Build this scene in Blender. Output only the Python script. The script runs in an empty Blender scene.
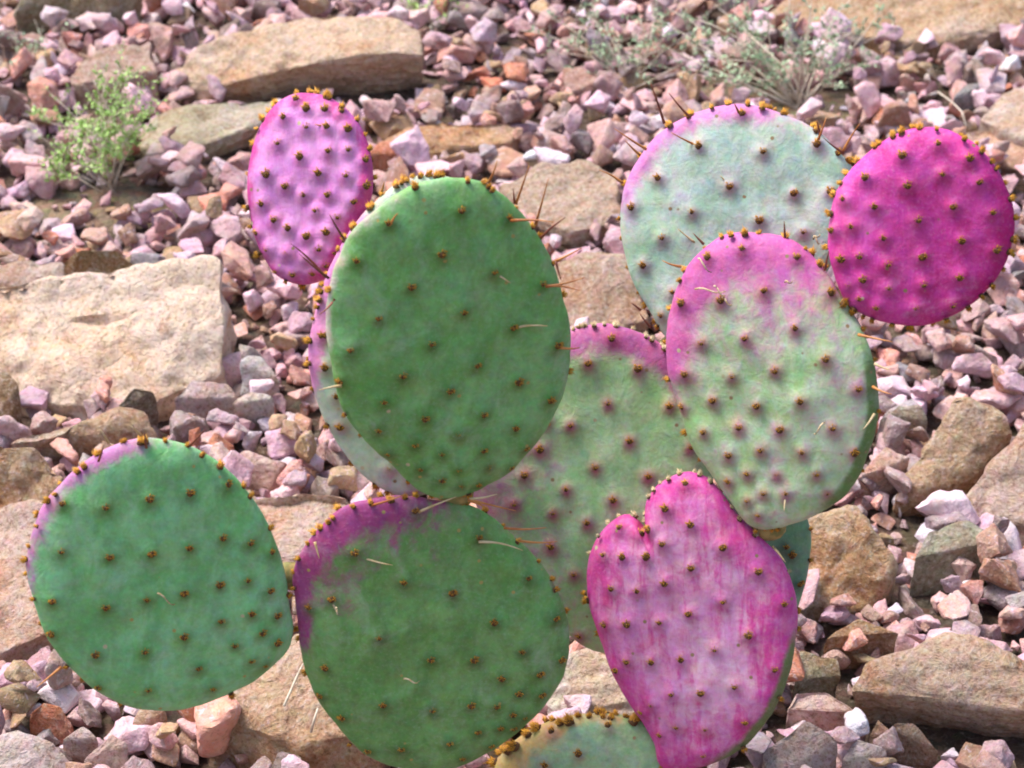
import bpy, bmesh, math, random
import numpy as np
from mathutils import Vector, Matrix, noise
from mathutils.bvhtree import BVHTree

random.seed(11)
RNG = np.random.default_rng(7)
R = math.radians
scn = bpy.context.scene
COL = scn.collection

# ------------------------------------------------------------------ camera
SLOPE, PITCH = R(12.0), R(21.0)
FPX = 512.0 / math.tan(R(12.5))
CAM = Vector((0.0, -1.444, 0.899))
FWD = Vector((0, math.cos(PITCH), -math.sin(PITCH)))
UP = Vector((0, math.sin(PITCH), math.cos(PITCH)))
RIGHT = Vector((1, 0, 0))
cd = bpy.data.cameras.new('camera'); cam = bpy.data.objects.new('camera', cd); COL.objects.link(cam)
cam.location = CAM
cam.rotation_euler = (R(90) - PITCH, 0, 0)
cd.sensor_width = 36.0; cd.lens = 18.0 / math.tan(R(12.5))
cd.clip_start = 0.02; cd.clip_end = 2000
cd.dof.use_dof = True; cd.dof.focus_distance = 1.66; cd.dof.aperture_fstop = 13.0
scn.camera = cam

# ------------------------------------------------------------------ light
SUN_EL, SUN_AZ = R(66), R(-84)      # azimuth from +Y (uphill) towards +X; the sun stands on the left
w = bpy.data.worlds.new('World'); scn.world = w; w.use_nodes = True
nt = w.node_tree; nt.nodes.clear()
o_ = nt.nodes.new('ShaderNodeOutputWorld'); b_ = nt.nodes.new('ShaderNodeBackground'); s_ = nt.nodes.new('ShaderNodeTexSky')
s_.sky_type = 'NISHITA'; s_.sun_disc = False; s_.sun_elevation = SUN_EL; s_.sun_rotation = SUN_AZ
s_.air_density = 1.0; s_.dust_density = 3.0; s_.ozone_density = 1.0
b_.inputs['Strength'].default_value = 0.075
nt.links.new(s_.outputs[0], b_.inputs[0]); nt.links.new(b_.outputs[0], o_.inputs[0])
sd = bpy.data.lights.new('sun', 'SUN'); sun = bpy.data.objects.new('sun', sd); COL.objects.link(sun)
sd.energy = 1.5; sd.angle = R(25); sd.color = (1.0, 0.97, 0.96)
sdir = Vector((math.sin(SUN_AZ) * math.cos(SUN_EL), math.cos(SUN_AZ) * math.cos(SUN_EL), math.sin(SUN_EL)))
sun.rotation_euler = sdir.to_track_quat('Z', 'Y').to_euler()
sun.location = sdir * 5
scn.view_settings.view_transform = 'Standard'; scn.view_settings.look = 'None'
scn.view_settings.exposure = 1.68; scn.view_settings.gamma = 1.0
scn.cycles.use_denoising = True
scn.cycles.max_bounces = 6
scn.cycles.filter_width = 1.9

# ------------------------------------------------------------------ helpers
N = Vector((0, -math.sin(SLOPE), math.cos(SLOPE)))      # the slope's normal
U = Vector((0, math.cos(SLOPE), math.sin(SLOPE)))       # straight up the slope


def ray(px, py):
    return (FWD * FPX + RIGHT * (px - 512) + UP * (384 - py)).normalized()


def hit(px, py, p0, n):
    d = ray(px, py)
    return CAM + d * ((p0 - CAM).dot(n) / d.dot(n))


def on_ground(px, py, h=0.0):
    return hit(px, py, N * h, N)


def to_plane(p):            # world -> (x, up-slope, height)
    return p.x, p.dot(U), p.dot(N)


def from_plane(x, u, h):
    return Vector((x, 0, 0)) + U * u + N * h


def project(p):
    v = p - CAM
    z = v.dot(FWD)
    return 512 + FPX * v.dot(RIGHT) / z, 384 - FPX * v.dot(UP) / z, z


def tag(o, label=None, cat=None, group=None, kind=None):
    if label: o['label'] = label
    if cat: o['category'] = cat
    if group: o['group'] = group
    if kind: o['kind'] = kind
    return o


def link(name, me, mat=None, parent=None, loc=None):
    o = bpy.data.objects.new(name, me); COL.objects.link(o)
    if mat is not None:
        for m in (mat if isinstance(mat, (list, tuple)) else [mat]): me.materials.append(m)
    if loc is not None: o.location = loc
    if parent is not None: o.parent = parent
    return o


def new_mat(name):
    m = bpy.data.materials.new(name); m.use_nodes = True
    t = m.node_tree; t.nodes.clear()
    out = t.nodes.new('ShaderNodeOutputMaterial'); p = t.nodes.new('ShaderNodeBsdfPrincipled')
    t.links.new(p.outputs[0], out.inputs[0])
    return m, t, p


class NB:
    """short-hand for wiring shader nodes"""
    def __init__(s, t): s.t = t
    def n(s, typ, **kw):
        x = s.t.nodes.new(typ)
        for k, v in kw.items(): setattr(x, k, v)
        return x
    def l(s, a, b): s.t.links.new(a, b)
    def put(s, sock, v):
        if hasattr(v, 'is_linked') or hasattr(v, 'links'): s.l(v, sock)
        else: sock.default_value = v
    def noise(s, vec, scale, detail=4, rough=.55, dist=0.0):
        x = s.n('ShaderNodeTexNoise'); s.l(vec, x.inputs['Vector'])
        x.inputs['Scale'].default_value = scale; x.inputs['Detail'].default_value = detail
        x.inputs['Roughness'].default_value = rough; x.inputs['Distortion'].default_value = dist
        return x.outputs[0]
    def mottle(s, c, vec, scale, f):
        x = s.n('ShaderNodeTexNoise'); s.l(vec, x.inputs['Vector']); x.inputs['Scale'].default_value = scale
        x.inputs['Detail'].default_value = 3
        return s.mix(f, c, x.outputs['Color'], 'OVERLAY')
    def voro(s, vec, scale, feat='F1'):
        x = s.n('ShaderNodeTexVoronoi', feature=feat); s.l(vec, x.inputs['Vector']); x.inputs['Scale'].default_value = scale
        return x
    def math(s, op, a, b=0.0, clamp=False):
        x = s.n('ShaderNodeMath', operation=op, use_clamp=clamp); s.put(x.inputs[0], a); s.put(x.inputs[1], b)
        return x.outputs[0]
    def mix(s, f, a, b, blend='MIX'):
        x = s.n('ShaderNodeMix', data_type='RGBA', blend_type=blend)
        s.put(x.inputs[0], f)
        for sock, v in ((x.inputs[6], a), (x.inputs[7], b)):
            if isinstance(v, (tuple, list)): sock.default_value = (*v[:3], 1)
            else: s.l(v, sock)
        return x.outputs[2]
    def step(s, v, lo, hi, a=0.0, b=1.0):
        x = s.n('ShaderNodeMapRange', interpolation_type='SMOOTHSTEP'); s.put(x.inputs[0], v)
        for i, q in enumerate((lo, hi, a, b)): x.inputs[1 + i].default_value = q
        return x.outputs[0]
    def scaled(s, vec, sc):
        x = s.n('ShaderNodeMapping'); s.l(vec, x.inputs[0]); x.inputs['Scale'].default_value = sc
        return x.outputs[0]
    def attr(s, name):
        return s.n('ShaderNodeAttribute', attribute_name=name)
    def bump(s, h, strength, dist, nrm=None):
        x = s.n('ShaderNodeBump'); s.l(h, x.inputs['Height']); x.inputs['Strength'].default_value = strength
        x.inputs['Distance'].default_value = dist
        if nrm: s.l(nrm, x.inputs['Normal'])
        return x.outputs[0]


# ------------------------------------------------------------------ stone materials
def stone_mat(name, src, scale=1.0):
    """mineral: its own tint, broken up by mottles, pale dust, rusty patches and fine grain"""
    m, t, p = new_mat(name); b = NB(t)
    tc = b.n('ShaderNodeTexCoord'); oi = b.n('ShaderNodeObjectInfo')
    if src == 'object':
        col = oi.outputs['Color']
        off = b.n('ShaderNodeVectorMath', operation='ADD'); b.l(b.scaled(tc.outputs['Object'], (.018, .018, .018)), off.inputs[0])
        sc_ = b.math('MULTIPLY', oi.outputs['Random'], 37.0)
        cb = b.n('ShaderNodeCombineXYZ'); [b.l(sc_, cb.inputs[i]) for i in range(3)]
        b.l(cb.outputs[0], off.inputs[1]); vec = off.outputs[0]
    else:
        col = b.attr('tint').outputs['Color']; vec = tc.outputs['Object']
    big = b.noise(vec, 16 * scale, 3, .6, .5)
    mid = b.noise(vec, 55 * scale, 5, .65, .3)
    fine = b.noise(vec, 330, 4, .7)
    c = b.mix(b.step(big, .42, .66, 0, .45), col, b.mix(1.0, col, (.86, .62, .44), 'MULTIPLY'))
    c = b.mix(b.step(mid, .50, .72, 0, .55), c, b.mix(.5, c, (.70, .57, .59)))
    c = b.mix(b.step(mid, .46, .28, 0, .6), c, b.mix(1.0, c, (.55, .46, .40), 'MULTIPLY'))
    rust = b.noise(vec, 24 * scale, 5, .7, 1.0)
    c = b.mix(b.step(rust, .55, .70, 0, .7), c, b.mix(.5, c, (.34, .18, .09)))
    vein = b.noise(vec, 90 * scale, 3, .5, 2.5)
    c = b.mix(b.step(vein, .60, .68, 0, .5), c, (.70, .57, .59))
    c = b.mix(b.step(vein, .36, .28, 0, .55), c, b.mix(1.0, c, (.45, .34, .30), 'MULTIPLY'))
    c = b.mix(b.step(fine, .52, .75, 0, .5), c, b.mix(.5, c, (.75, .70, .70)))
    c = b.mix(b.step(fine, .48, .28, 0, .55), c, b.mix(1.0, c, (.45, .40, .38), 'MULTIPLY'))
    c = b.mottle(c, vec, 140, .22)
    b.l(c, p.inputs['Base Color'])
    p.inputs['Roughness'].default_value = .85
    p.inputs['Specular IOR Level'].default_value = .3
    h = b.math('ADD', b.math('MULTIPLY', mid, 1.0), b.math('MULTIPLY', fine, .35))
    b.l(b.bump(h, .8, .007), p.inputs['Normal'])
    return m


M_STONE_OBJ = stone_mat('stone_by_object', 'object')
M_STONE_MASS = stone_mat('stone_by_mass', 'attr')


def boulder_mat():
    m, t, p = new_mat('sandstone'); b = NB(t)
    tc = b.n('ShaderNodeTexCoord'); oi = b.n('ShaderNodeObjectInfo')
    off = b.n('ShaderNodeVectorMath', operation='ADD'); b.l(tc.outputs['Object'], off.inputs[0])
    sc_ = b.math('MULTIPLY', oi.outputs['Random'], 31.0)
    cb = b.n('ShaderNodeCombineXYZ'); [b.l(sc_, cb.inputs[i]) for i in range(3)]
    b.l(cb.outputs[0], off.inputs[1]); vec = off.outputs[0]
    col = oi.outputs['Color']
    big = b.noise(vec, 9, 4, .6, .8)
    mid = b.noise(vec, 38, 6, .7, .6)
    fine = b.noise(vec, 260, 5, .75)
    c = b.mix(b.step(big, .46, .66, 0, .7), col, b.mix(1.0, col, (.92, .66, .44), 'MULTIPLY'))      # ochre staining
    c = b.mix(b.step(big, .46, .30, 0, .6), c, b.mix(.45, c, (.66, .53, .52)))                       # pale pinkish patina
    c = b.mix(b.step(mid, .55, .72, 0, .55), c, b.mix(.5, c, (.74, .64, .60)))
    c = b.mix(b.step(mid, .45, .30, 0, .65), c, b.mix(1.0, c, (.60, .45, .33), 'MULTIPLY'))
    lich = b.noise(vec, 21, 6, .75, 1.5)
    c = b.mix(b.step(lich, .63, .70, 0, .45), c, (.16, .15, .13))                                   # dark lichen specks
    c = b.mix(b.step(fine, .50, .66, 0, .7), c, b.mix(.5, c, (.80, .72, .66)))
    c = b.mix(b.step(fine, .49, .34, 0, .8), c, b.mix(1.0, c, (.48, .38, .30), 'MULTIPLY'))
    c = b.mottle(c, vec, 150, .22)
    b.l(c, p.inputs['Base Color'])
    p.inputs['Roughness'].default_value = .88; p.inputs['Specular IOR Level'].default_value = .25
    h = b.math('ADD', b.math('MULTIPLY', mid, 1.2), b.math('MULTIPLY', fine, .4))
    b.l(b.bump(h, .95, .009), p.inputs['Normal'])
    return m


M_BOULDER = boulder_mat()

# ------------------------------------------------------------------ ground sheet
def ground_mat():
    m, t, p = new_mat('sandy_soil'); b = NB(t)
    vec = b.n('ShaderNodeTexCoord').outputs['Object']
    a = b.noise(vec, 7, 6, .65); g = b.noise(vec, 160, 5, .7)
    c = b.mix(b.step(a, .35, .65), (.13, .080, .050), (.20, .125, .080))  # soil colour darkened to deepen the shaded gaps between stones
    c = b.mix(b.math('MULTIPLY', b.attr('sand').outputs['Fac'], b.step(a, .2, .5, .7, 1.0)), c, (.46, .33, .19))
    v = b.voro(vec, 95)
    c = b.mix(.28, c, b.mix(1.0, c, v.outputs['Color'], 'MULTIPLY'))
    c = b.mix(b.step(g, .5, .75, 0, .5), c, (.55, .45, .36))
    b.l(c, p.inputs['Base Color']); p.inputs['Roughness'].default_value = .95
    h = b.math('ADD', g, b.math('MULTIPLY', v.outputs['Distance'], -.9))
    b.l(b.bump(h, 1.0, .012), p.inputs['Normal'])
    return m


SOIL = []      # bare soil patches: (x, u, rx, ru)
for px, py, rx, ru in ((95, 205, .085, .045), (800, 108, .09, .045), (735, 92, .06, .03)):
    x, u, _ = to_plane(on_ground(px, py)); SOIL.append((x, u, rx, ru))


gx = np.concatenate([[-300, -80, -20, -6], np.linspace(-2, 2, 201), [6, 20, 80, 300]])
gu = np.concatenate([[-200, -50, -12, -3], np.linspace(-1, 3, 201), [6, 20, 80, 300]])
gv = []
for u in gu:
    for x in gx:
        near = abs(x) <= 2 and -1 <= u <= 3
        h = (noise.noise((x * 3, u * 3, 0)) * .008 + noise.noise((x * 14, u * 14, 4)) * .003 - .004) if near else -.004
        gv.append(from_plane(x, u, h))
nxg = len(gx)
gf = [(j * nxg + i, j * nxg + i + 1, (j + 1) * nxg + i + 1, (j + 1) * nxg + i) for j in range(len(gu) - 1) for i in range(nxg - 1)]
me = bpy.data.meshes.new('ground'); me.from_pydata([tuple(v) for v in gv], [], gf); me.shade_smooth()
at = me.attributes.new('sand', 'FLOAT', 'POINT')
at.data.foreach_set('value', [max([0.0] + [min(1.0, 2.6 - 2.2 * math.hypot((x - q[0]) / q[2], (u - q[1]) / q[3])) for q in SOIL]) for u in gu for x in gx])
tag(link('ground', me, ground_mat()), 'sandy brown soil of the slope under the loose stones', 'ground', kind='structure')

# ------------------------------------------------------------------ height map of the slope (for piling stones)
RES = .004
HX0, HX1, HU0, HU1 = -1.5, 1.5, -.55, 2.35
HW, HH = int((HX1 - HX0) / RES), int((HU1 - HU0) / RES)
HM = np.zeros((HH, HW)) - .002
BLOCK = np.zeros((HH, HW), bool)          # under boulders


def cells(x0, x1, u0, u1):
    i0, i1 = max(0, int((x0 - HX0) / RES)), min(HW, int((x1 - HX0) / RES) + 1)
    j0, j1 = max(0, int((u0 - HU0) / RES)), min(HH, int((u1 - HU0) / RES) + 1)
    return i0, i1, j0, j1


# ------------------------------------------------------------------ boulders and larger stones
def rough_rock(pts, seed, bevel=.004, maxedge=.0065, amp=.0058, strata=0.0, dents=()):
    bm = bmesh.new()
    c = sum(pts, Vector()) / len(pts)
    for p in pts: bm.verts.new(p - c)
    r = bmesh.ops.convex_hull(bm, input=bm.verts)
    junk = [g for g in r['geom_interior'] + r['geom_unused'] if isinstance(g, bmesh.types.BMVert)]
    bmesh.ops.delete(bm, geom=list(set(junk)), context='VERTS')
    bmesh.ops.dissolve_limit(bm, angle_limit=R(7), verts=bm.verts, edges=bm.edges)
    bmesh.ops.bevel(bm, geom=list(bm.edges) + list(bm.verts), offset=bevel, segments=2, profile=.6, affect='EDGES', clamp_overlap=True)
    bmesh.ops.triangulate(bm, faces=bm.faces)
    for _ in range(7):
        es = [e for e in bm.edges if e.calc_length() > maxedge]
        if not es: break
        bmesh.ops.subdivide_edges(bm, edges=es, cuts=1)
        bmesh.ops.triangulate(bm, faces=bm.faces)
    bmesh.ops.remove_doubles(bm, verts=bm.verts, dist=.0004)
    bm.normal_update()
    nn = {v: v.normal.copy() for v in bm.verts}
    o = Vector((seed * 3.7, seed * 1.9, seed * .7))
    for v in bm.verts:
        q = v.co
        d = noise.noise((q + o) * 14) * amp * 1.5 + noise.noise((q + o) * 40) * amp * .8 + noise.noise((q + o) * 110) * amp * .35
        cr = noise.voronoi((q + o) * 26)[0]
        d += min(cr[1] - cr[0], .35) * amp * 1.2 - amp * .3
        if strata:
            s = q.dot(N) * 95 + noise.noise((q + o) * 9) * 1.6
            d += strata * (abs((s % 1.0) - .5) - .25)
        for ex, ey, rx, ry, dp in dents:          # hollows weathered into the face
            fx, fy, _ = project(q + c); e = ((fx - ex) / rx) ** 2 + ((fy - ey) / ry) ** 2
            if e < 1: d -= dp * (1 - e)
        v.co = q + nn[v] * d
    me = bpy.data.meshes.new('rock'); bm.to_mesh(me)
    bv = BVHTree.FromBMesh(bm); bm.free()
    me.shade_smooth(); me.set_sharp_from_angle(angle=R(32))
    # its shape goes into the height map
    co = [to_plane(v.co + c) for v in me.vertices]
    xs, us = [q[0] for q in co], [q[1] for q in co]
    i0, i1, j0, j1 = cells(min(xs), max(xs), min(us), max(us))
    for j in range(j0, j1, 2):
        for i in range(i0, i1, 2):
            p = from_plane(HX0 + i * RES, HU0 + j * RES, .5) - c
            q = bv.ray_cast(p, -N)
            if q[0] is not None:
                h = (q[0] + c).dot(N)
                s = np.s_[j:j + 2, i:i + 2]
                HM[s] = np.maximum(HM[s], h)
                if h > .012: BLOCK[s] = True
    return me, c


def rock(name, label, cat, verts, color, seed, group=None, mat=None, **kw):
    """verts: (px, py, height in cm) of the corners one sees; each also gets a foot under it in the soil"""
    pts = []
    for px, py, h, *free in verts:
        p = on_ground(px, py, h / 100)
        pts.append(p)
        if h > 0 and not free: pts.append(p - N * (h / 100 + .012))
    me, c = rough_rock(pts, seed, **kw)
    o = link(name, me, mat or M_BOULDER, loc=c)
    o.color = (color[0] * 1.04, color[1] * .98, color[2] * .88, 1)
    return tag(o, label, cat, group)


TAN, OCH, PNK, LAV, BRN, OLV, GRY, RED, WHT = ((.52, .38, .27), (.45, .31, .18), (.55, .37, .34), (.50, .40, .44), (.36, .25, .18),
                                               (.32, .27, .18), (.34, .31, .31), (.52, .20, .12), (.66, .58, .58))
ROCKS = [
 ('boulder', 'long tan boulder at the top left with a dark undercut front', 'boulder',
  [(187,52,5),(234,32,7),(314,13,8),(395,15,8),(422,30,7),(174,82,2.5),(234,82,3.5,1),(320,62,6,1),(385,50,7,1),(425,56,6,1),(180,99,0),(232,96,0),(340,88,0),(400,92,0),(422,80,0)], (.60,.45,.34), dict(strata=.004, amp=.0045)),
 ('boulder', 'flat grey-green slab lying under the long tan boulder at the top left', 'boulder',
  [(150,112,2.6),(187,102,3),(275,99,3),(279,118,2.6,1),(245,128,2.6,1),(190,145,2.2),(142,148,1.8),(160,157,0),(200,152,.2),(250,140,.2),(132,142,0)], (.42,.37,.26), dict(strata=.004)),
 ('boulder', 'dull brown rock standing behind the bright green bush', 'boulder',
  [(62,84,3),(76,60,4),(110,43,5),(150,40,5),(157,70,4),(162,104,0),(100,106,0),(60,104,0)], (.44,.31,.26), {}),
 ('boulder', 'olive brown rock cut off by the top left corner of the photo', 'boulder',
  [(15,12,3),(27,-6,5),(90,-14,6),(142,-10,5),(134,13,2.5),(100,24,1.5),(33,27,1),(60,30,0),(15,26,0)], OLV, {}),
 ('boulder', 'big pale sandstone block on the left with a straight shaded right side', 'boulder',
  [(-70,292,8),(37,284,8.6),(93,284,9),(163,266,9.6),(207,256,10),(221,261,10),(224,372,3.4),(187,384,2.6),(157,400,2),(100,410,1.6),(53,400,1.6),(-70,385,1.6),(232,330,2),(233,386,0)], (.80,.64,.53), dict(amp=.006, dents=[(103,320,34,6,.007)])),
 ('rock', 'dark brown lumpy rock perched behind the big pale sandstone block', 'rock',
  [(62,262,6),(80,249,8),(118,250,8),(140,270,6),(112,288,4),(70,284,4)], (.30,.22,.13), {}),
 ('boulder', 'flat pinkish slab at the left edge above the big pale block', 'boulder',
  [(-40,262,4),(30,258,4),(66,264,4),(66,282,3),(20,288,3),(-40,292,3)], (.48,.37,.33), {}),
 ('boulder', 'low tan slab between the big pale block and the far left pad', 'boulder',
  [(8,440,3),(70,423,4),(112,412,4),(142,410,4),(158,430,3),(150,444,1),(93,450,1),(40,452,.5)], (.46,.33,.24), {}),
 ('boulder', 'brown block at the left edge just above the leftmost pad', 'boulder',
  [(-40,450,6),(5,446,6),(38,447,6),(62,478,4),(48,505,2),(40,516,0),(-40,520,1)], (.44,.30,.19), {}),
 ('rock', 'dark brown rock at the left edge beside the foot of the pale block', 'rock',
  [(-30,372,5),(6,374,5),(18,388,5),(20,404,3),(8,438,1),(-30,440,1)], (.24,.17,.11), {}),
 ('boulder', 'lavender grey boulder behind the left rim of the leftmost pad', 'boulder',
  [(-50,512,7),(10,505,8),(60,496,8),(120,500,8),(120,600,4),(60,628,3),(46,650,2),(0,655,3),(-50,660,3)], (.56,.42,.38), {}),
 ('boulder', 'flat pinkish rock between the leftmost pad and the purple blotched pad', 'boulder',
  [(225,500,5),(290,488,6),(352,490,6),(360,540,4),(280,565,3),(240,560,3)], (.56,.42,.37), {}),
 ('boulder', 'tan boulder under the gap between the two lower green pads', 'boulder',
  [(200,706,4.5),(225,690,5.5),(292,632,7),(340,640,7),(400,690,6),(380,735,4.5),(300,742,4),(240,728,4),(205,720,4),(214,752,0),(270,766,0),(350,770,0)], (.52,.36,.26), {}),
 ('boulder', 'flat brownish slab above the round top of the big green pad', 'boulder',
  [(500,184,3),(540,166,4),(590,160,4.5),(617,172,4.5),(622,220,2.6),(570,232,2),(520,214,2),(512,206,1.5)], (.46,.35,.28), dict(strata=.003)),
 ('boulder', 'brown block between the big green pad and the pale grey-green pad', 'boulder',
  [(552,266,4.5),(600,248,5.5),(630,256,5.5),(652,318,2.5),(610,334,1.5),(568,336,1.5)], (.44,.31,.24), {}),
 ('boulder', 'rusty orange flat slab above the big green pad', 'boulder',
  [(378,146,2),(402,130,2.6),(440,120,3),(524,122,3),(512,142,2),(440,150,1.5),(400,158,1)], (.52,.32,.19), {}),
 ('rock', 'brick red rock beside the right edge of the far purple pad', 'rock',
  [(366,154,2.5),(380,143,3),(405,141,3.2),(429,154,2.4),(416,168,.8),(384,168,.8)], (.56,.25,.17), {}),
 ('rock', 'reddish pink block left of the dry weeds', 'rock',
  [(562,66,3),(580,64,3.2),(605,78,3),(600,88,1.5),(565,94,1)], (.46,.27,.22), {}),
 ('boulder', 'long tan slab along the top right corner of the photo', 'boulder',
  [(768,20,2),(792,-8,4),(900,-22,5),(1040,-18,5),(1040,22,2.5),(975,28,2.5),(960,40,1.5),(905,43,1.5),(865,28,1.5)], (.50,.35,.23), {}),
 ('boulder', 'pale grey boulder at the right edge above the magenta pad', 'boulder',
  [(980,120,3.5),(994,96,5),(1040,78,6),(1050,150,4),(1000,140,2.5)], (.54,.46,.43), {}),
 ('boulder', 'flat pinkish slab at the right edge behind the magenta pad', 'boulder',
  [(948,130,2.5),(985,126,3),(1050,134,3),(1050,176,1.5),(985,162,1.2)], (.56,.42,.37), {}),
 ('boulder', 'brown slanting slab at the right edge leaning on the stones', 'boulder',
  [(897,498,1.5),(928,443,5),(957,401,8),(993,404,8),(1013,424,7),(984,470,3.5),(939,492,1.5)], (.44,.31,.21), dict(strata=.003)),
 ('boulder', 'second slanting slab cut by the right edge beside the brown one', 'boulder',
  [(952,512,1.5),(1002,456,5),(1030,420,8),(1060,425,8),(1060,530,2),(995,524,1.5)], (.50,.36,.30), {}),
 ('boulder', 'tan rock wedged beside the blue-green sliver of pad', 'boulder',
  [(790,530,5),(812,518,6),(852,508,6.5),(870,528,6),(897,562,3.6),(872,602,1),(826,610,1),(796,604,1.5)], (.50,.37,.26), {}),
 ('boulder', 'large flat brown boulder in the lower right with a dark front', 'boulder',
  [(851,690,4,1),(868,659,5.6),(909,645,6),(948,634,6.4),(978,648,6),(1050,670,6),(916,690,4,1),(1050,712,4,1),(872,698,.2),(916,720,0),(985,728,0),(1050,730,0)], (.54,.39,.30), dict(strata=.003, amp=.004)),
 ('rock', 'pale pink wedge below the large flat boulder in the lower right', 'rock',
  [(786,709,2.2),(795,690,3),(826,690,3.2),(864,712,3),(868,724,1.4),(842,736,.5),(784,722,.8)], (.64,.47,.45), {}),
 ('rock', 'rounded reddish brown stone left of the large flat boulder', 'rock',
  [(824,638,3),(858,618,3.8),(900,632,3.4),(884,656,1),(852,658,.6),(828,650,1)], (.36,.22,.13), {}),
 ('rock', 'olive grey stone touching the right side of the pink heart shaped pad', 'rock',
  [(794,682,3),(800,650,4),(838,658,4),(842,676,3),(826,690,.8),(800,694,.8)], (.32,.27,.19), {}),
 ('rock', 'green-grey angular stone above the large flat boulder', 'rock',
  [(914,558,3.5),(928,530,4.8),(968,518,5),(998,540,4),(950,550,3),(938,574,.8),(918,568,1)], (.36,.34,.27), {}),
 ('rock', 'pink pyramid shaped stone at the bottom edge right of the pink pad', 'rock',
  [(762,752,3.5),(806,719,5.5),(840,738,4.6),(824,780,1.5),(770,784,1.5)], (.54,.40,.38), {}),
 ('rock', 'lavender stone at the bottom edge below the large flat boulder', 'rock',
  [(838,760,3),(856,736,4.2),(888,750,4),(884,785,1),(842,788,1)], (.52,.42,.43), {}),
 ('rock', 'brown-grey upright stone under the front of the large flat boulder', 'rock',
  [(886,730,4.2),(895,720,4.8),(914,722,4.6),(940,750,3),(920,772,.6),(890,760,1)], (.38,.29,.25), {}),
 ('rock', 'orange-red rounded stone in the bottom left below the leftmost pad', 'rock',
  [(26,712,2.6),(43,702,3.2),(60,706,3.2),(74,726,2),(58,740,.6),(30,734,.6)], RED, {}),
 ('rock', 'large lavender stone cut by the bottom left corner', 'rock',
  [(-30,738,4),(18,729,4.5),(52,741,4.5),(76,766,3),(70,800,1),(-30,810,1)], (.54,.44,.44), {}),
 ('rock', 'pinkish stone just right of the orange-red stone in the bottom left', 'rock',
  [(60,738,3),(82,724,4),(98,738,3.4),(88,752,.8),(66,754,.8)], (.56,.44,.46), {}),
 ('rock', 'pink stone at the bottom edge below the leftmost pad', 'rock',
  [(84,760,3),(112,733,4.6),(128,745,4),(126,784,1),(88,786,1)], (.58,.42,.40), {}),
 ('rock', 'brown cube-like stone directly under the leftmost pad', 'rock',
  [(132,728,2.5),(140,708,3.5),(166,710,3.5),(164,730,1.5),(146,742,.4)], (.46,.30,.22), {}),
 ('rock', 'whitish layered rock seen between the green and pink pads', 'rock',
  [(545,700,3),(566,655,5),(590,642,5.5),(622,655,5.5),(648,690,4),(640,722,2),(560,724,2)], (.64,.58,.55), dict(strata=.005)),
 ('rock', 'grey-green stone beside the slanting slab at the right', 'rock',
  [(888,415,3.4),(898,404,3.8),(920,404,3.8),(926,420,2.6),(908,436,.6),(892,432,1)], (.38,.36,.33), {}),
 ('rock', 'pale lavender stone below the rim of the pink and green pad', 'rock',
  [(877,420,2.4),(888,410,3),(912,396,3.6),(924,408,3),(910,424,1),(882,438,.6)], (.56,.50,.54), {}),
 ('rock', 'pink faceted stone left of the slanting slab', 'rock',
  [(858,478,3),(886,448,4.2),(908,458,3.6),(906,474,2),(880,490,.5)], (.58,.41,.39), {}),
 ('rock', 'long pinkish white stone under the magenta pad at the right', 'rock',
  [(936,340,2.6),(946,330,3.2),(968,342,3),(1000,356,2.4),(992,368,.7),(970,366,.6)], (.66,.53,.54), {}),
 ('rock', 'dark slate stone right of the dry weeds near the top', 'rock',
  [(953,98,2),(966,84,2.6),(990,82,2.8),(1000,90,1.6),(978,106,.4),(958,106,.5)], (.27,.27,.29), {}),
 ('rock', 'blue-white angular stone just right of the big pale block', 'rock',
  [(240,362,4),(248,356,4.4),(262,358,4.2),(280,380,3),(272,398,.6),(242,394,1)], (.56,.54,.60), {}),
 ('rock', 'white stone below the blue-white stone near the big pale block', 'rock',
  [(234,404,3),(252,392,3.6),(272,398,3.2),(270,412,1.6),(246,424,.5)], (.64,.60,.62), {}),
 ('rock', 'long pink stone behind the top of the leftmost pad', 'rock',
  [(228,462,2.5),(246,450,3.2),(286,462,3),(292,470,2),(268,492,.6),(240,490,.6)], (.60,.43,.42), {}),
 ('rock', 'brown dark stone at the right of the pale block foot', 'rock',
  [(107,416,3),(134,385,5),(156,390,4.4),(158,408,2),(132,420,.8)], (.28,.21,.16), {}),
 ('rock', 'lavender stone against the lower right corner of the pale block', 'rock',
  [(172,398,2.8),(192,378,4),(228,382,4),(242,398,3),(220,410,.8),(186,412,.8)], (.54,.43,.44), {}),
]
def rasterise_later(): pass
for k, (nm, lb, ct, vs, c, kw) in enumerate(ROCKS):
    kw = dict(kw)
    if nm == 'rock': kw.setdefault('bevel', .0022); kw.setdefault('maxedge', .005); kw.setdefault('amp', .0026)
    rock(nm, lb, ct, vs, c, k + 1, group='boulders of the slope' if nm == 'boulder' else 'distinct stones among the gravel', **kw)

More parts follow.
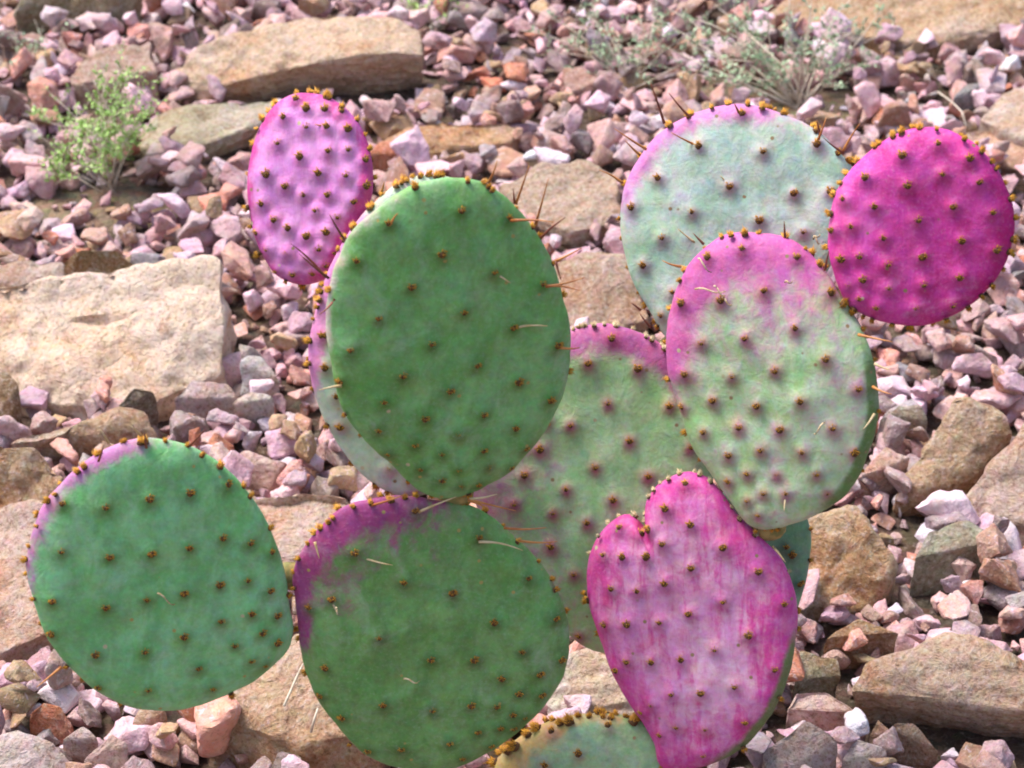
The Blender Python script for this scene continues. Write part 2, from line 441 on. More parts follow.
# ------------------------------------------------------------------ gravel
def stone_shape(seed):
    rr = random.Random(seed)
    bm = bmesh.new()
    a, b2, c2 = 1.0, rr.uniform(.6, .9), rr.uniform(.42, .72)
    for _ in range(rr.randint(9, 15)):
        v = Vector((rr.uniform(-1, 1), rr.uniform(-1, 1), rr.uniform(-1, 1)))
        v = v / max(abs(v.x), abs(v.y), abs(v.z)) if rr.random() < .35 else v.normalized()
        bm.verts.new(Vector((v.x * a, v.y * b2, v.z * c2)) * rr.uniform(.85, 1.05))
    r = bmesh.ops.convex_hull(bm, input=bm.verts)
    junk = [g for g in r['geom_interior'] + r['geom_unused'] if isinstance(g, bmesh.types.BMVert)]
    bmesh.ops.delete(bm, geom=list(set(junk)), context='VERTS')
    bmesh.ops.dissolve_limit(bm, angle_limit=R(14), verts=bm.verts, edges=bm.edges)
    bmesh.ops.bevel(bm, geom=list(bm.edges) + list(bm.verts), offset=.07, segments=1, affect='EDGES', clamp_overlap=True)
    bmesh.ops.triangulate(bm, faces=bm.faces)
    bmesh.ops.recalc_face_normals(bm, faces=bm.faces)
    for v in bm.verts:
        v.co *= 1 + .05 * noise.noise(v.co * 2.3 + Vector((seed, 0, 0)))
    V = np.array([v.co[:] for v in bm.verts]); bm.verts.index_update()
    F = np.array([[v.index for v in f.verts] for f in bm.faces], dtype=np.int32)
    bm.free()
    e = np.abs(V).max(axis=0)
    return V / e[0], F


SHAPES = [stone_shape(100 + i) for i in range(48)]


def chip(V, F, seed):
    """the same stone with a broken, pitted surface"""
    bm = bmesh.new(); vs = [bm.verts.new(v) for v in V]
    for f in F: bm.faces.new([vs[k] for k in f])
    for _ in range(4):
        es = [e for e in bm.edges if e.calc_length() > .24]
        if not es: break
        bmesh.ops.subdivide_edges(bm, edges=es, cuts=1); bmesh.ops.triangulate(bm, faces=bm.faces)
    bm.normal_update(); o = Vector((seed * 1.3, seed * 2.1, seed * .4))
    nn = [v.normal.copy() for v in bm.verts]
    for v, q in zip(bm.verts, nn):
        p = v.co + o; cr = noise.voronoi(p * 1.5)[0]
        v.co += q * (noise.noise(p * 1.6) * .07 + noise.noise(p * 4.5) * .055 + noise.noise(p * 10) * .02 + min(cr[1] - cr[0], .25) * .07 - .01)
    bm.verts.index_update()
    V2 = np.array([v.co[:] for v in bm.verts]); F2 = np.array([[v.index for v in f.verts] for f in bm.faces], dtype=np.int32); bm.free()
    return V2, F2


FINE = [chip(V, F, i) for i, (V, F) in enumerate(SHAPES)]
PALETTE = [((.56,.38,.41), 5), ((.58,.38,.36), 5), ((.63,.46,.49), 4), ((.48,.33,.28), 4.5), ((.40,.25,.17), 3.0), ((.30,.23,.20), 2.5),
           ((.44,.34,.34), 3), ((.54,.29,.22), 2), ((.72,.60,.62), 1.8), ((.50,.21,.12), .7), ((.42,.30,.17), 2), ((.33,.30,.29), .8)]
PW = np.array([q[1] for q in PALETTE], float); PW /= PW.sum()

def drop(x, u, s, maxh, tilt):
    """put one stone of half-length s on whatever lies at (x, u)"""
    k = RNG.integers(len(SHAPES)); V = SHAPES[k][0]
    rot = (Matrix.Rotation(RNG.uniform(0, 6.283), 3, 'Z') @ Matrix.Rotation(R(RNG.normal(0, tilt)), 3, 'X') @ Matrix.Rotation(R(RNG.normal(0, tilt)), 3, 'Y'))
    sc = np.array([1, RNG.uniform(.85, 1.15), RNG.uniform(.85, 1.2)]) * s
    W = (V * sc) @ np.array(rot).T
    lo, hi = W.min(axis=0), W.max(axis=0)
    i0, i1, j0, j1 = cells(x + lo[0], x + hi[0], u + lo[1], u + hi[1])
    if i1 - i0 < 2 or j1 - j0 < 2: return None
    X = (HX0 + (np.arange(i0, i1) + .5) * RES - x - (lo[0] + hi[0]) / 2) / ((hi[0] - lo[0]) / 2)
    Y = (HU0 + (np.arange(j0, j1) + .5) * RES - u - (lo[1] + hi[1]) / 2) / ((hi[1] - lo[1]) / 2)
    D = X[None, :] ** 2 + Y[:, None] ** 2
    ins = D < .85
    if not ins.any(): return None
    sub = HM[j0:j1, i0:i1]
    if BLOCK[j0:j1, i0:i1][ins].mean() > .30: return None
    sup = np.percentile(sub[ins], 62)
    if sup > maxh: return None
    base = sup - .12 * (hi[2] - lo[2])
    z = base - lo[2]
    top = z + hi[2] * np.sqrt(np.clip(1 - D, 0, 1)) * .95
    HM[j0:j1, i0:i1] = np.where(D < 1, np.maximum(sub, top), sub)
    c = np.array(PALETTE[RNG.choice(len(PALETTE), p=PW)][0]) * RNG.uniform(.70, 1.30) * RNG.uniform(.95, 1.05, 3)
    return dict(k=k, M=np.array(rot) * sc[None, :], p=(x, u, z), s=s, c=np.clip(c * (1.12, 1.05, 1.09), 0, .84), top=z + hi[2])


def in_soil(x, u):
    for sx, su, rx, ru in SOIL:
        if ((x - sx) / rx) ** 2 + ((u - su) / ru) ** 2 < 1 + .5 * noise.noise((x * 30, u * 30, 3)): return True
    return False


# hollows under the undercut fronts of two boulders, where no stones lie
BARE = [[(856,694),(920,700),(1060,716),(1060,752),(910,746),(872,724)], [(232,88),(322,66),(428,60),(430,92),(404,100),(232,101)]]
def in_poly(x, y, poly):
    c = False; j = len(poly) - 1
    for i in range(len(poly)):
        xi, yi = poly[i]; xj, yj = poly[j]
        if (yi > y) != (yj > y) and x < (xj - xi) * (y - yi) / (yj - yi) + xi: c = not c
        j = i
    return c


STONES = []
def scatter(n, lo, hi, maxh, tilt, keep_soil):
    for _ in range(n):
        x, u = RNG.uniform(HX0, HX1), RNG.uniform(HU0, HU1)
        # only what this view and a step to the side of it can see
        if abs(x) > .62 + .30 * (u + .55): continue
        if x * x + (u - .0) ** 2 < .0016: continue
        fx, fy, _ = project(from_plane(x, u, .012))
        if any(in_poly(fx, fy, q) for q in BARE): continue
        if in_soil(x, u) and RNG.random() > keep_soil: continue
        s = lo + (hi - lo) * RNG.random() ** 1.5
        d = drop(x, u, s, maxh, tilt)
        if d: d['layer'] = lo; STONES.append(d)


scatter(9000, .004, .007, .012, 40, .8)
scatter(13000, .008, .013, .012, 35, .30)
scatter(9000, .011, .019, .018, 28, .12)
scatter(5200, .014, .025, .028, 24, .02)
scatter(4500, .009, .017, .040, 30, .02)

# ------------------------------------------------------------------ prickly pear
PADS = {}
def zz(x0, y0, sc, pts): return [(x0 + p[0] * sc, y0 + p[1] * sc) for p in pts]

S1 = 280 / 1024; S3 = 160 / 559; S4 = 280 / 742; SG = 230 / 552; SH = 260 / 768; SI = 209 / 698; SJ = 240 / 838; SF = 240 / 598
PADS['K'] = dict(parent=None, attach=(590, 862), yaw=-4, pitch=-18, T=.030, label='pale green base pad at the bottom with golden scarred edges',
  out=[(492,772),(508,748),(534,729),(566,719),(600,716),(636,719),(664,732),(680,760),(678,800),(672,840),(645,880),(600,900),(560,890),(520,850),(505,800)],
  are=zz(480,480,.375,[(190,683),(262,730),(340,668),(230,640)]) + [(560,790),(610,790),(585,825),(635,775),(545,765)],
  rim=zz(480,480,.375,[(160,632),(182,626),(205,622),(120,668),(95,700),(60,738),(35,755),(75,715),(140,650),(340,560),(330,590),(372,600),(318,622),(350,625),(385,640),(400,655),(432,680),(445,722),(420,660),(290,612),(260,618),(445,700)]))
PADS['L'] = dict(parent='K', attach=(680, 752), off=-.03, yaw=2, pitch=-20, T=.02, label='blue-green pad mostly hidden behind the pink heart shaped pad',
  out=[(760,485),(795,500),(811,530),(808,570),(797,610),(775,660),(740,705),(705,745),(675,752),(652,720),(640,640),(650,580),(685,520),(722,490)],
  are=zz(740,480,100/549,[(290,420),(255,375),(330,580)]) + [(760,560),(720,600),(700,660)], rim=zz(740,480,100/549,[(370,270),(388,428),(330,715)]))
PADS['J'] = dict(parent='L', attach=(650, 640), off=-.004, yaw=-6, pitch=-14, T=.02, label='grey-green pad behind with a pink upper rim and mauve patches',
  out=[(468,480),(500,548),(535,604),(575,640),(602,651),(645,648),(684,606),(706,545),(712,470),(700,400),(672,354),(648,337),(612,324),(588,326),(560,335),(520,370),(485,420)],
  are=zz(470,310,SJ,[(380,75),(493,103),(413,185),(585,207),(483,327),(697,338),(352,402),(557,458),(437,550),(245,487),(190,577),(337,625),(155,678),(500,662),(290,708),(623,582),(410,740),(612,105),(770,480)]) + [(551,547),(574,574),(579,638),(545,420),(530,380),(640,560),(600,600)],
  rim=zz(470,310,SJ,[(400,48),(435,45),(470,44),(510,50),(570,62),(610,90),(640,88),(668,125),(690,105),(360,58),(680,130)]))
PADS['E'] = dict(parent='K', attach=(528, 748), off=.012, yaw=6, pitch=-24, T=.024, label='dark green lower pad with a purple blotched upper left edge',
  out=zz(280,480,.375,[(270,38),(340,40),(420,55),(500,68),(560,100),(620,150),(680,205),(730,275),(760,350),(773,420),(765,490),(740,550),(700,610),(650,660),(590,705),(520,745),(450,767),(400,775),(330,772),(270,750),(210,715),(150,650),(105,590),(70,510),(50,420),(40,330),(40,250),(60,185),(110,120),(180,65)]),
  are=zz(280,480,.375,[(243,68),(360,87),(530,163),(200,193),(93,165),(330,267),(460,300),(663,267),(138,322),(572,377),(735,372),(265,415),(402,475),(517,477),(645,452),(122,503),(592,527),(692,517),(752,487),(275,595),(407,612),(510,600),(577,603),(638,568),(698,580),(622,627),(588,663),(527,672),(652,640),(165,637),(108,585),(452,700),(323,718),(487,745),(563,715),(623,670),(78,350),(235,730),(743,300)]),
  rim=zz(280,480,.375,[(155,78),(135,88),(120,97),(95,115),(68,165),(40,205),(33,250),(30,285),(40,400),(45,430),(187,47),(265,28),(290,22),(490,50),(500,52),(548,88),(600,125),(635,162),(692,212),(720,260),(765,345),(330,28),(360,35),(70,515),(185,690)]))
PADS['D'] = dict(parent='E', attach=(292, 585), off=-.004, yaw=15, pitch=-22, T=.024, label='leftmost round green pad with a thin pink rim',
  out=zz(20,430,S4,[(270,35),(340,22),(410,30),(480,55),(550,105),(610,170),(655,245),(685,320),(705,400),(718,470),(722,530),(705,585),(660,630),(600,675),(530,710),(460,732),(380,738),(300,730),(230,705),(160,655),(100,590),(60,530),(35,450),(20,380),(25,310),(50,230),(90,165),(140,110),(200,65)]),
  are=zz(20,430,S4,[(335,47),(208,82),(450,42),(115,207),(228,207),(343,180),(450,167),(553,153),(620,187),(110,327),(237,337),(347,322),(447,307),(537,285),(610,300),(668,330),(85,455),(227,470),(335,447),(433,427),(528,407),(603,397),(662,427),(532,503),(612,480),(680,492),(200,597),(330,585),(433,543),(568,567),(640,532),(472,630),(612,608),(338,685),(512,688),(210,687),(650,627),(85,550),(682,562)]),
  rim=zz(20,430,S4,[(273,25),(200,40),(160,80),(140,92),(105,148),(90,165),(75,190),(52,235),(45,250),(30,310),(28,345),(8,380),(25,440),(40,525),(110,628),(315,12),(385,12),(483,45),(533,80),(597,142),(155,675),(260,733),(660,258),(715,522),(565,705),(712,430)]))
PADS['B'] = dict(parent='E', attach=(408, 497), off=-.012, yaw=8, pitch=-14, T=.020, label='pale pad with pink rim tucked behind the big green pad',
  out=[(440,173),(405,180),(370,208),(340,245),(318,300),(309,345),(312,385),(323,420),(341,450),(362,474),(385,490),(412,496),(450,478),(490,410),(505,320),(485,225),(465,185)],
  are=zz(300,330,S1,[(92,135),(133,240),(148,358),(197,488),(323,512),(80,20)]) + zz(300,160,S1,[(95,640)]),
  rim=zz(300,330,S1,[(85,360),(38,215),(20,105),(280,565),(322,580),(265,600),(388,590),(30,40)]) + zz(300,160,S1,[(300,112),(262,150),(255,175),(190,215),(185,225),(165,290),(130,310),(105,425),(80,450),(80,480),(75,538),(45,575),(35,655),(20,740),(350,90),(370,78),(390,72),(410,65),(440,55),(470,50),(500,44),(515,42),(380,85),(60,500)]))
PADS['A'] = dict(parent='E', attach=(458, 500), off=.003, yaw=13, pitch=-26, T=.024, label='big dark green oval pad in the centre',
  out=zz(300,160,S1,[(540,60),(640,75),(730,120),(810,190),(880,290),(930,390),(965,500),(985,600),(990,690)]) + zz(300,330,S1,[(985,150),(960,250),(910,350),(850,430),(770,510),(680,565),(600,598),(540,607),(470,602),(400,560),(320,480),(240,410),(175,320),(135,220),(110,110)]) + zz(300,160,S1,[(95,640),(95,560),(110,470),(135,370),(190,270),(260,200),(340,130),(430,80)]),
  are=zz(300,160,S1,[(430,118),(328,240),(590,188),(768,222),(212,380),(518,343),(708,410),(405,462),(888,460),(288,580),(598,552),(780,614),(186,700),(478,667),(645,748),(945,685),(126,510),(965,525)]) + zz(300,330,S1,[(375,162),(800,192),(152,203),(545,217),(308,262),(920,265),(455,320),(668,305),(180,322),(292,373),(575,372),(788,360),(420,420),(328,470),(520,452),(668,437),(828,442),(237,410),(445,517),(578,508),(688,505),(522,553),(592,573),(655,573),(775,518)]),
  rim=zz(300,160,S1,[(690,82),(700,90),(800,160),(860,232),(880,285),(935,368),(615,48),(675,78)]) + zz(300,330,S1,[(985,155),(918,357),(395,555),(600,612),(625,620),(615,605),(480,605)]))
PADS['C'] = dict(parent='B', attach=(338, 262), off=-.012, yaw=-14, pitch=-6, T=.020, label='purple pad at the upper left, far side of the plant',
  out=zz(240,80,S3,[(225,45),(300,60),(370,105),(420,165),(450,240),(465,330),(462,400),(440,460),(400,540),(350,620),(300,690),(250,712),(190,712),(130,680),(85,620),(50,530),(32,440),(28,360),(40,260),(65,170),(110,95),(165,55)]),
  are=zz(240,80,S3,[(188,68),(228,100),(290,103),(345,112),(150,130),(232,165),(303,163),(372,172),(130,222),(210,268),(310,248),(375,245),(92,330),(275,325),(372,335),(158,372),(222,403),(307,402),(395,425),(75,433),(262,458),(340,480),(118,490),(168,518),(232,547),(300,532),(55,535),(92,595),(162,608),(272,592),(320,605),(230,628),(178,680),(290,650),(245,678),(415,195),(430,280),(435,370),(118,670)]),
  rim=zz(240,80,S3,[(240,42),(260,45),(300,55),(310,60),(360,95),(405,142),(455,238),(470,340),(80,130),(95,105),(125,80),(50,225),(30,330),(20,450),(30,520),(160,715),(210,720),(190,42),(115,90),(65,170),(70,610)]))
PADS['F'] = dict(parent='K', attach=(668, 768), off=.012, yaw=-15, pitch=-12, T=.026, label='pink heart shaped pad at the lower right',
  out=zz(580,460,SF,[(255,30),(310,40),(360,80),(400,140),(450,190),(495,240),(525,310),(540,390),(535,470),(520,540),(490,610),(440,680),(380,730),(300,764),(240,772),(200,755),(185,700),(150,640),(110,580),(75,510),(45,430),(22,350),(20,270),(35,210),(70,160),(110,138),(140,150),(158,178),(166,160),(162,130),(170,95),(200,55)]),
  are=zz(580,460,SF,[(260,63),(323,50),(340,92),(213,122),(277,160),(207,207),(357,217),(95,175),(148,187),(57,240),(107,242),(167,240),(213,305),(278,267),(80,320),(145,323),(443,280),(357,352),(272,382),(62,410),(120,405),(200,403),(420,437),(505,365),(337,472),(118,500),(180,500),(253,495),(483,525),(230,580),(302,578),(385,565),(180,608),(410,657),(240,665),(312,672),(200,685),(90,525),(500,605),(305,740),(385,100),(172,175),(535,440),(152,630),(403,725)]),
  rim=zz(580,460,SF,[(200,45),(222,25),(250,18),(285,20),(300,28),(185,65),(172,85),(160,130),(158,140),(125,130),(85,130),(60,150),(45,180),(20,232),(22,325),(15,345),(35,435),(405,135),(435,185),(512,280),(550,375),(225,755),(205,750),(240,765)]))
PADS['G'] = dict(parent='F', attach=(768, 527), off=.006, yaw=-17, pitch=-12, T=.030, label='pale green pad flushed pink at the top, right of centre',
  out=zz(660,220,SG,[(235,28),(290,40),(345,70),(395,120),(440,190),(480,250),(510,320),(525,400),(525,470),(510,540),(480,610),(440,665),(380,705),(320,730),(270,740),(230,737),(200,715),(160,660),(120,600),(80,540),(50,460),(25,380),(18,300),(25,220),(45,150),(80,90),(130,48),(185,28)]),
  are=zz(660,220,SG,[(195,72),(323,95),(113,92),(250,170),(50,202),(148,192),(405,180),(327,258),(102,295),(207,282),(400,332),(278,360),(175,375),(60,370),(475,407),(340,432),(128,433),(234,445),(50,453),(415,500),(190,498),(290,502),(105,510),(243,552),(342,558),(165,565),(465,562),(210,610),(280,612),(375,612),(163,630),(248,657),(302,658),(398,662),(210,675),(235,710),(475,272),(510,345),(515,465),(385,120),(475,610)]),
  rim=zz(660,220,SG,[(58,115),(105,58),(148,30),(172,18),(205,18),(235,8),(300,45),(350,60),(372,45),(18,208),(10,290),(15,378),(60,510),(45,135),(440,200),(455,225),(395,75),(98,573),(250,742),(270,745),(235,740),(285,745)]))
PADS['H'] = dict(parent='J', attach=(672, 352), off=-.006, yaw=-10, pitch=-6, T=.020, label='pale grey-green pad with a pink edge at the upper right',
  out=zz(600,80,SH,[(260,105),(330,80),(400,72),(470,78),(540,100),(610,130),(660,165),(705,210),(745,255),(765,330),(750,430),(690,540),(600,650),(480,740),(350,795),(250,800),(190,757),(150,690),(110,620),(80,540),(62,450),(62,380),(80,300),(110,235),(150,180),(200,140)]),
  are=zz(600,80,SH,[(293,195),(418,100),(482,212),(640,190),(170,290),(382,315),(572,335),(272,390),(92,377),(183,467),(127,548),(107,632),(470,415),(545,95),(180,697),(215,628),(680,330),(600,450)]),
  rim=zz(600,80,SH,[(198,125),(205,130),(263,108),(270,102),(137,205),(110,220),(68,305),(50,410),(48,472),(63,565),(330,65),(380,55),(440,62),(485,70),(500,75),(520,80),(545,90),(640,130),(650,140),(718,208),(750,232),(120,680),(150,730),(160,745)]))
PADS['I'] = dict(parent='G', attach=(852, 302), off=-.002, yaw=-14, pitch=-14, T=.022, label='vivid magenta round pad at the right',
  out=zz(815,110,SI,[(340,62),(420,60),(490,85),(550,125),(600,180),(635,240),(660,310),(668,390),(655,470),(625,540),(580,600),(520,655),(450,695),(370,718),(290,715),(210,700),(140,670),(95,630),(70,560),(48,470),(45,400),(55,320),(80,260),(130,190),(190,130),(260,85)]),
  are=zz(815,110,SI,[(325,82),(197,130),(292,152),(412,115),(495,105),(517,163),(168,227),(310,250),(427,215),(548,242),(95,300),(200,322),(463,323),(592,345),(345,368),(122,390),(55,407),(230,428),(492,437),(150,490),(88,500),(245,517),(358,493),(605,472),(160,568),(483,563),(362,587),(247,597),(113,587),(150,632),(205,662),(335,665),(458,660),(107,638)]),
  rim=zz(815,110,SI,[(410,52),(258,72),(350,45),(290,72),(208,97),(80,238),(55,278),(37,340),(35,460),(490,78),(540,112),(560,130),(600,160),(610,190),(645,237),(655,295),(680,358),(650,430),(658,475),(632,535),(580,575),(515,662),(260,708),(185,710),(318,730),(393,713),(445,712),(100,210),(130,160),(120,675),(155,695),(565,630)]))

# spines seen in the photo: pad, from, to, tone (d dark, r red-brown, p pale)
SPINES = [('A', zz(300,160,S1,[a, b2]), c) for a, b2, c in (
  ((690,82),(722,0),'r'),((790,160),(838,20),'r'),((785,158),(780,105),'d'),((862,235),(908,68),'r'),((770,222),(930,228),'r'),
  ((880,285),(970,210),'d'),((935,370),(1030,322),'r'),((888,462),(1024,478),'r'),((890,464),(1040,430),'r'),((935,370),(955,440),'d'),
  ((708,410),(770,450),'p'),((780,614),(905,607),'p'),((945,685),(1024,686),'r'),((328,240),(357,195),'r'),((126,510),(70,565),'d'))]
SPINES += [('A', zz(300,330,S1,[a, b2]), c) for a, b2, c in (((615,620),(790,662),'r'),((620,618),(720,600),'p'),((615,622),(690,655),'r'),((152,203),(70,220),'p'))]
SPINES += [('B', zz(300,160,S1,[a, b2]), c) for a, b2, c in (((165,295),(108,200),'d'),((105,432),(-4,342),'d'),((300,115),(308,80),'r'))]
SPINES += [('C', zz(240,80,S3,[a, b2]), c) for a, b2, c in (((300,690),(178,572),'d'),((303,163),(262,155),'r'))]
SPINES += [('D', zz(20,430,S4,[a, b2]), c) for a, b2, c in (((335,47),(330,8),'d'),((208,82),(222,40),'d'),((235,35),(214,0),'p'),((450,42),(492,-2),'d'),((110,628),(44,682),'r'),((320,15),(295,-10),'p'))]
SPINES += [('E', zz(280,480,.375,[a, b2]), c) for a, b2, c in (((200,197),(300,227),'p'),((530,165),(648,188),'p'),((360,90),(470,45),'p'),((243,68),(330,40),'r'),((598,128),(710,127),'r'),((638,162),(740,164),'r'),((138,322),(150,350),'p'),((93,165),(105,210),'p'))]
SPINES += [('G', zz(660,220,SG,[a, b2]), c) for a, b2, c in (((50,112),(5,97),'r'),((300,42),(298,3),'d'),((475,275),(560,293),'r'),((515,345),(552,360),'p'),((510,400),(556,418),'r'),((515,465),(488,502),'p'),((302,658),(298,700),'p'),((105,58),(80,32),'d'),((395,120),(405,75),'d'))]
SPINES += [('H', zz(600,80,SH,[a, b2]), c) for a, b2, c in (((190,128),(148,5),'d'),((263,108),(203,38),'d'),((137,205),(42,143),'r'),((118,222),(75,180),'r'),((68,305),(-2,266),'r'),((290,195),(210,155),'r'),((412,100),(397,70),'d'),((645,175),(668,112),'r'),((650,165),(640,118),'d'),((718,210),(768,128),'r'),((720,215),(660,170),'d'),((120,680),(92,658),'d'),((150,730),(118,690),'d'),((382,312),(355,283),'p'),((280,480),(230,440),'p'))]
SPINES += [('F', zz(580,460,SF,[a, b2]), c) for a, b2, c in (((480,215),(512,255),'p'),((213,125),(213,140),'p'))]

def cat_closed(pts, n):
    P = np.array(pts); m = len(P); out = []
    for i in range(m):
        a, b2, c, d = P[i - 1], P[i], P[(i + 1) % m], P[(i + 2) % m]
        for t in np.linspace(0, 1, 14, endpoint=False):
            out.append(.5 * (2 * b2 + (c - a) * t + (2 * a - 5 * b2 + 4 * c - d) * t * t + (3 * b2 - a - 3 * c + d) * t ** 3))
    Q = np.array(out); seg = np.linalg.norm(np.roll(Q, -1, 0) - Q, axis=1); cum = np.concatenate([[0], np.cumsum(seg)])
    Q = np.vstack([Q, Q[:1]])
    tt = np.linspace(0, cum[-1], n, endpoint=False)
    return np.stack([np.interp(tt, cum, Q[:, k]) for k in (0, 1)], 1)


# pigments: body colour, blush colour (A, C and I hold painted light or shade), and where it sits (angle in degrees from the pad's own +x, width, rim start, strength)
PIG = {
 'A': dict(body=(.105,.235,.070), body2=(.155,.310,.130), flush_and_light=(.60,.50,.42), amt=lambda r, a, x, y: .62 * sm(r, .90, 1) * ang(a, 155, 65)),  # the lit upper left rim is painted as a pale band
 'D': dict(body=(.110,.255,.090), body2=(.165,.340,.160), flush_and_light=(.55,.20,.40), amt=lambda r, a, x, y: .85 * sm(r, .84, 1.0) * ang(a, 135, 66)),
 'E': dict(body=(.100,.200,.060), body2=(.145,.270,.105), flush_and_light=(.34,.055,.19), amt=lambda r, a, x, y: 1.0 * sm(r, .80, 1.0) * ang(a, 140, 66) + .46 * sm(r, .30, .80) * ang(a, 122, 62) + .3 * sm(r, .88, 1) * ang(a, 40, 40)),
 'K': dict(body=(.28,.37,.19), body2=(.38,.46,.28), flush_and_light=(.50,.33,.12), amt=lambda r, a, x, y: .6 * sm(r, .85, 1) + .9 * sm(r, .55, 1) * ang(a, 150, 65)),
 'L': dict(body=(.14,.27,.18), body2=(.19,.33,.24), flush_and_light=(.24,.26,.26), amt=lambda r, a, x, y: .3 * sm(r, .8, 1)),
 'J': dict(body=(.25,.34,.15), body2=(.35,.42,.23), flush_and_light=(.50,.12,.30), amt=lambda r, a, x, y: 1.15 * sm(r, .72, .99) * ang(a, 80, 75) + .52 * ang(a, 195, 90) * sm(r, .1, .9) + .12),
 'B': dict(body=(.44,.55,.40), body2=(.58,.66,.54), flush_and_light=(.68,.24,.50), amt=lambda r, a, x, y: 1.05 * sm(r, .76, .97) * ang(a, 160, 75) + .26),
 'C': dict(body=(.50,.20,.46), body2=(.64,.31,.60), flush_and_light=(.42,.055,.25), amt=lambda r, a, x, y: .75 * sm(r, .70, 1) + .5 * sm(r, .66, 1) * ang(a, -20, 70)),  # magenta edge is its own; shade is painted down the right side
 'F': dict(body=(.58,.27,.43), body2=(.66,.58,.60), flush_and_light=(.50,.060,.26), amt=lambda r, a, x, y: .46 + .42 * sm(r, .55, 1) - .15 * ang(a, -60, 40), green=lambda r, a: 1.0 * sm(r, .86, 1) * ang(a, -48, 55)),
 'G': dict(body=(.33,.45,.19), body2=(.50,.60,.36), flush_and_light=(.58,.12,.36), amt=lambda r, a, x, y: .98 * sm(r, .55, 1) * ang(a, 125, 80) + .34 * sm(y, -.2, .95) + .20, green=lambda r, a: 1.0 * sm(r, .84, .97) * ang(a, -25, 70)),
 'H': dict(body=(.40,.56,.41), body2=(.58,.70,.58), flush_and_light=(.62,.20,.46), amt=lambda r, a, x, y: .95 * sm(r, .74, .99) * ang(a, 115, 95) + .13),
 'I': dict(body=(.50,.065,.30), body2=(.62,.15,.43), flush_and_light=(.38,.016,.18), amt=lambda r, a, x, y: .45 + .5 * sm(r, .75, 1) * ang(a, -20, 90) - .35 * ang(a, 165, 60)),  # painted shade: darker towards the right rim, paler on the lit left
}
TWEAK = {'A': (1.52, 1.60, 1.36), 'D': (1.66, 1.84, 1.74), 'E': (1.34, 1.52, 1.25), 'H': (.97, .99, .98), 'G': (1.12, 1.24, 1.28), 'I': (1.36, .72, 1.08),
         'C': (1.34, 1.08, 1.16), 'F': (1.25, 1.0, 1.15), 'J': (1.34, 1.60, 1.55), 'L': (1.2, 1.15, 1.0), 'K': (.85, 1.0, .92), 'B': (1.12, 1.08, 1.02)}
def sm(v, lo, hi):
    t = np.clip((v - lo) / (hi - lo), 0, 1); return t * t * (3 - 2 * t)
def ang(a, c, wd):
    d = np.abs((a - c + 180) % 360 - 180); return sm(wd - d, 0, wd * .7)


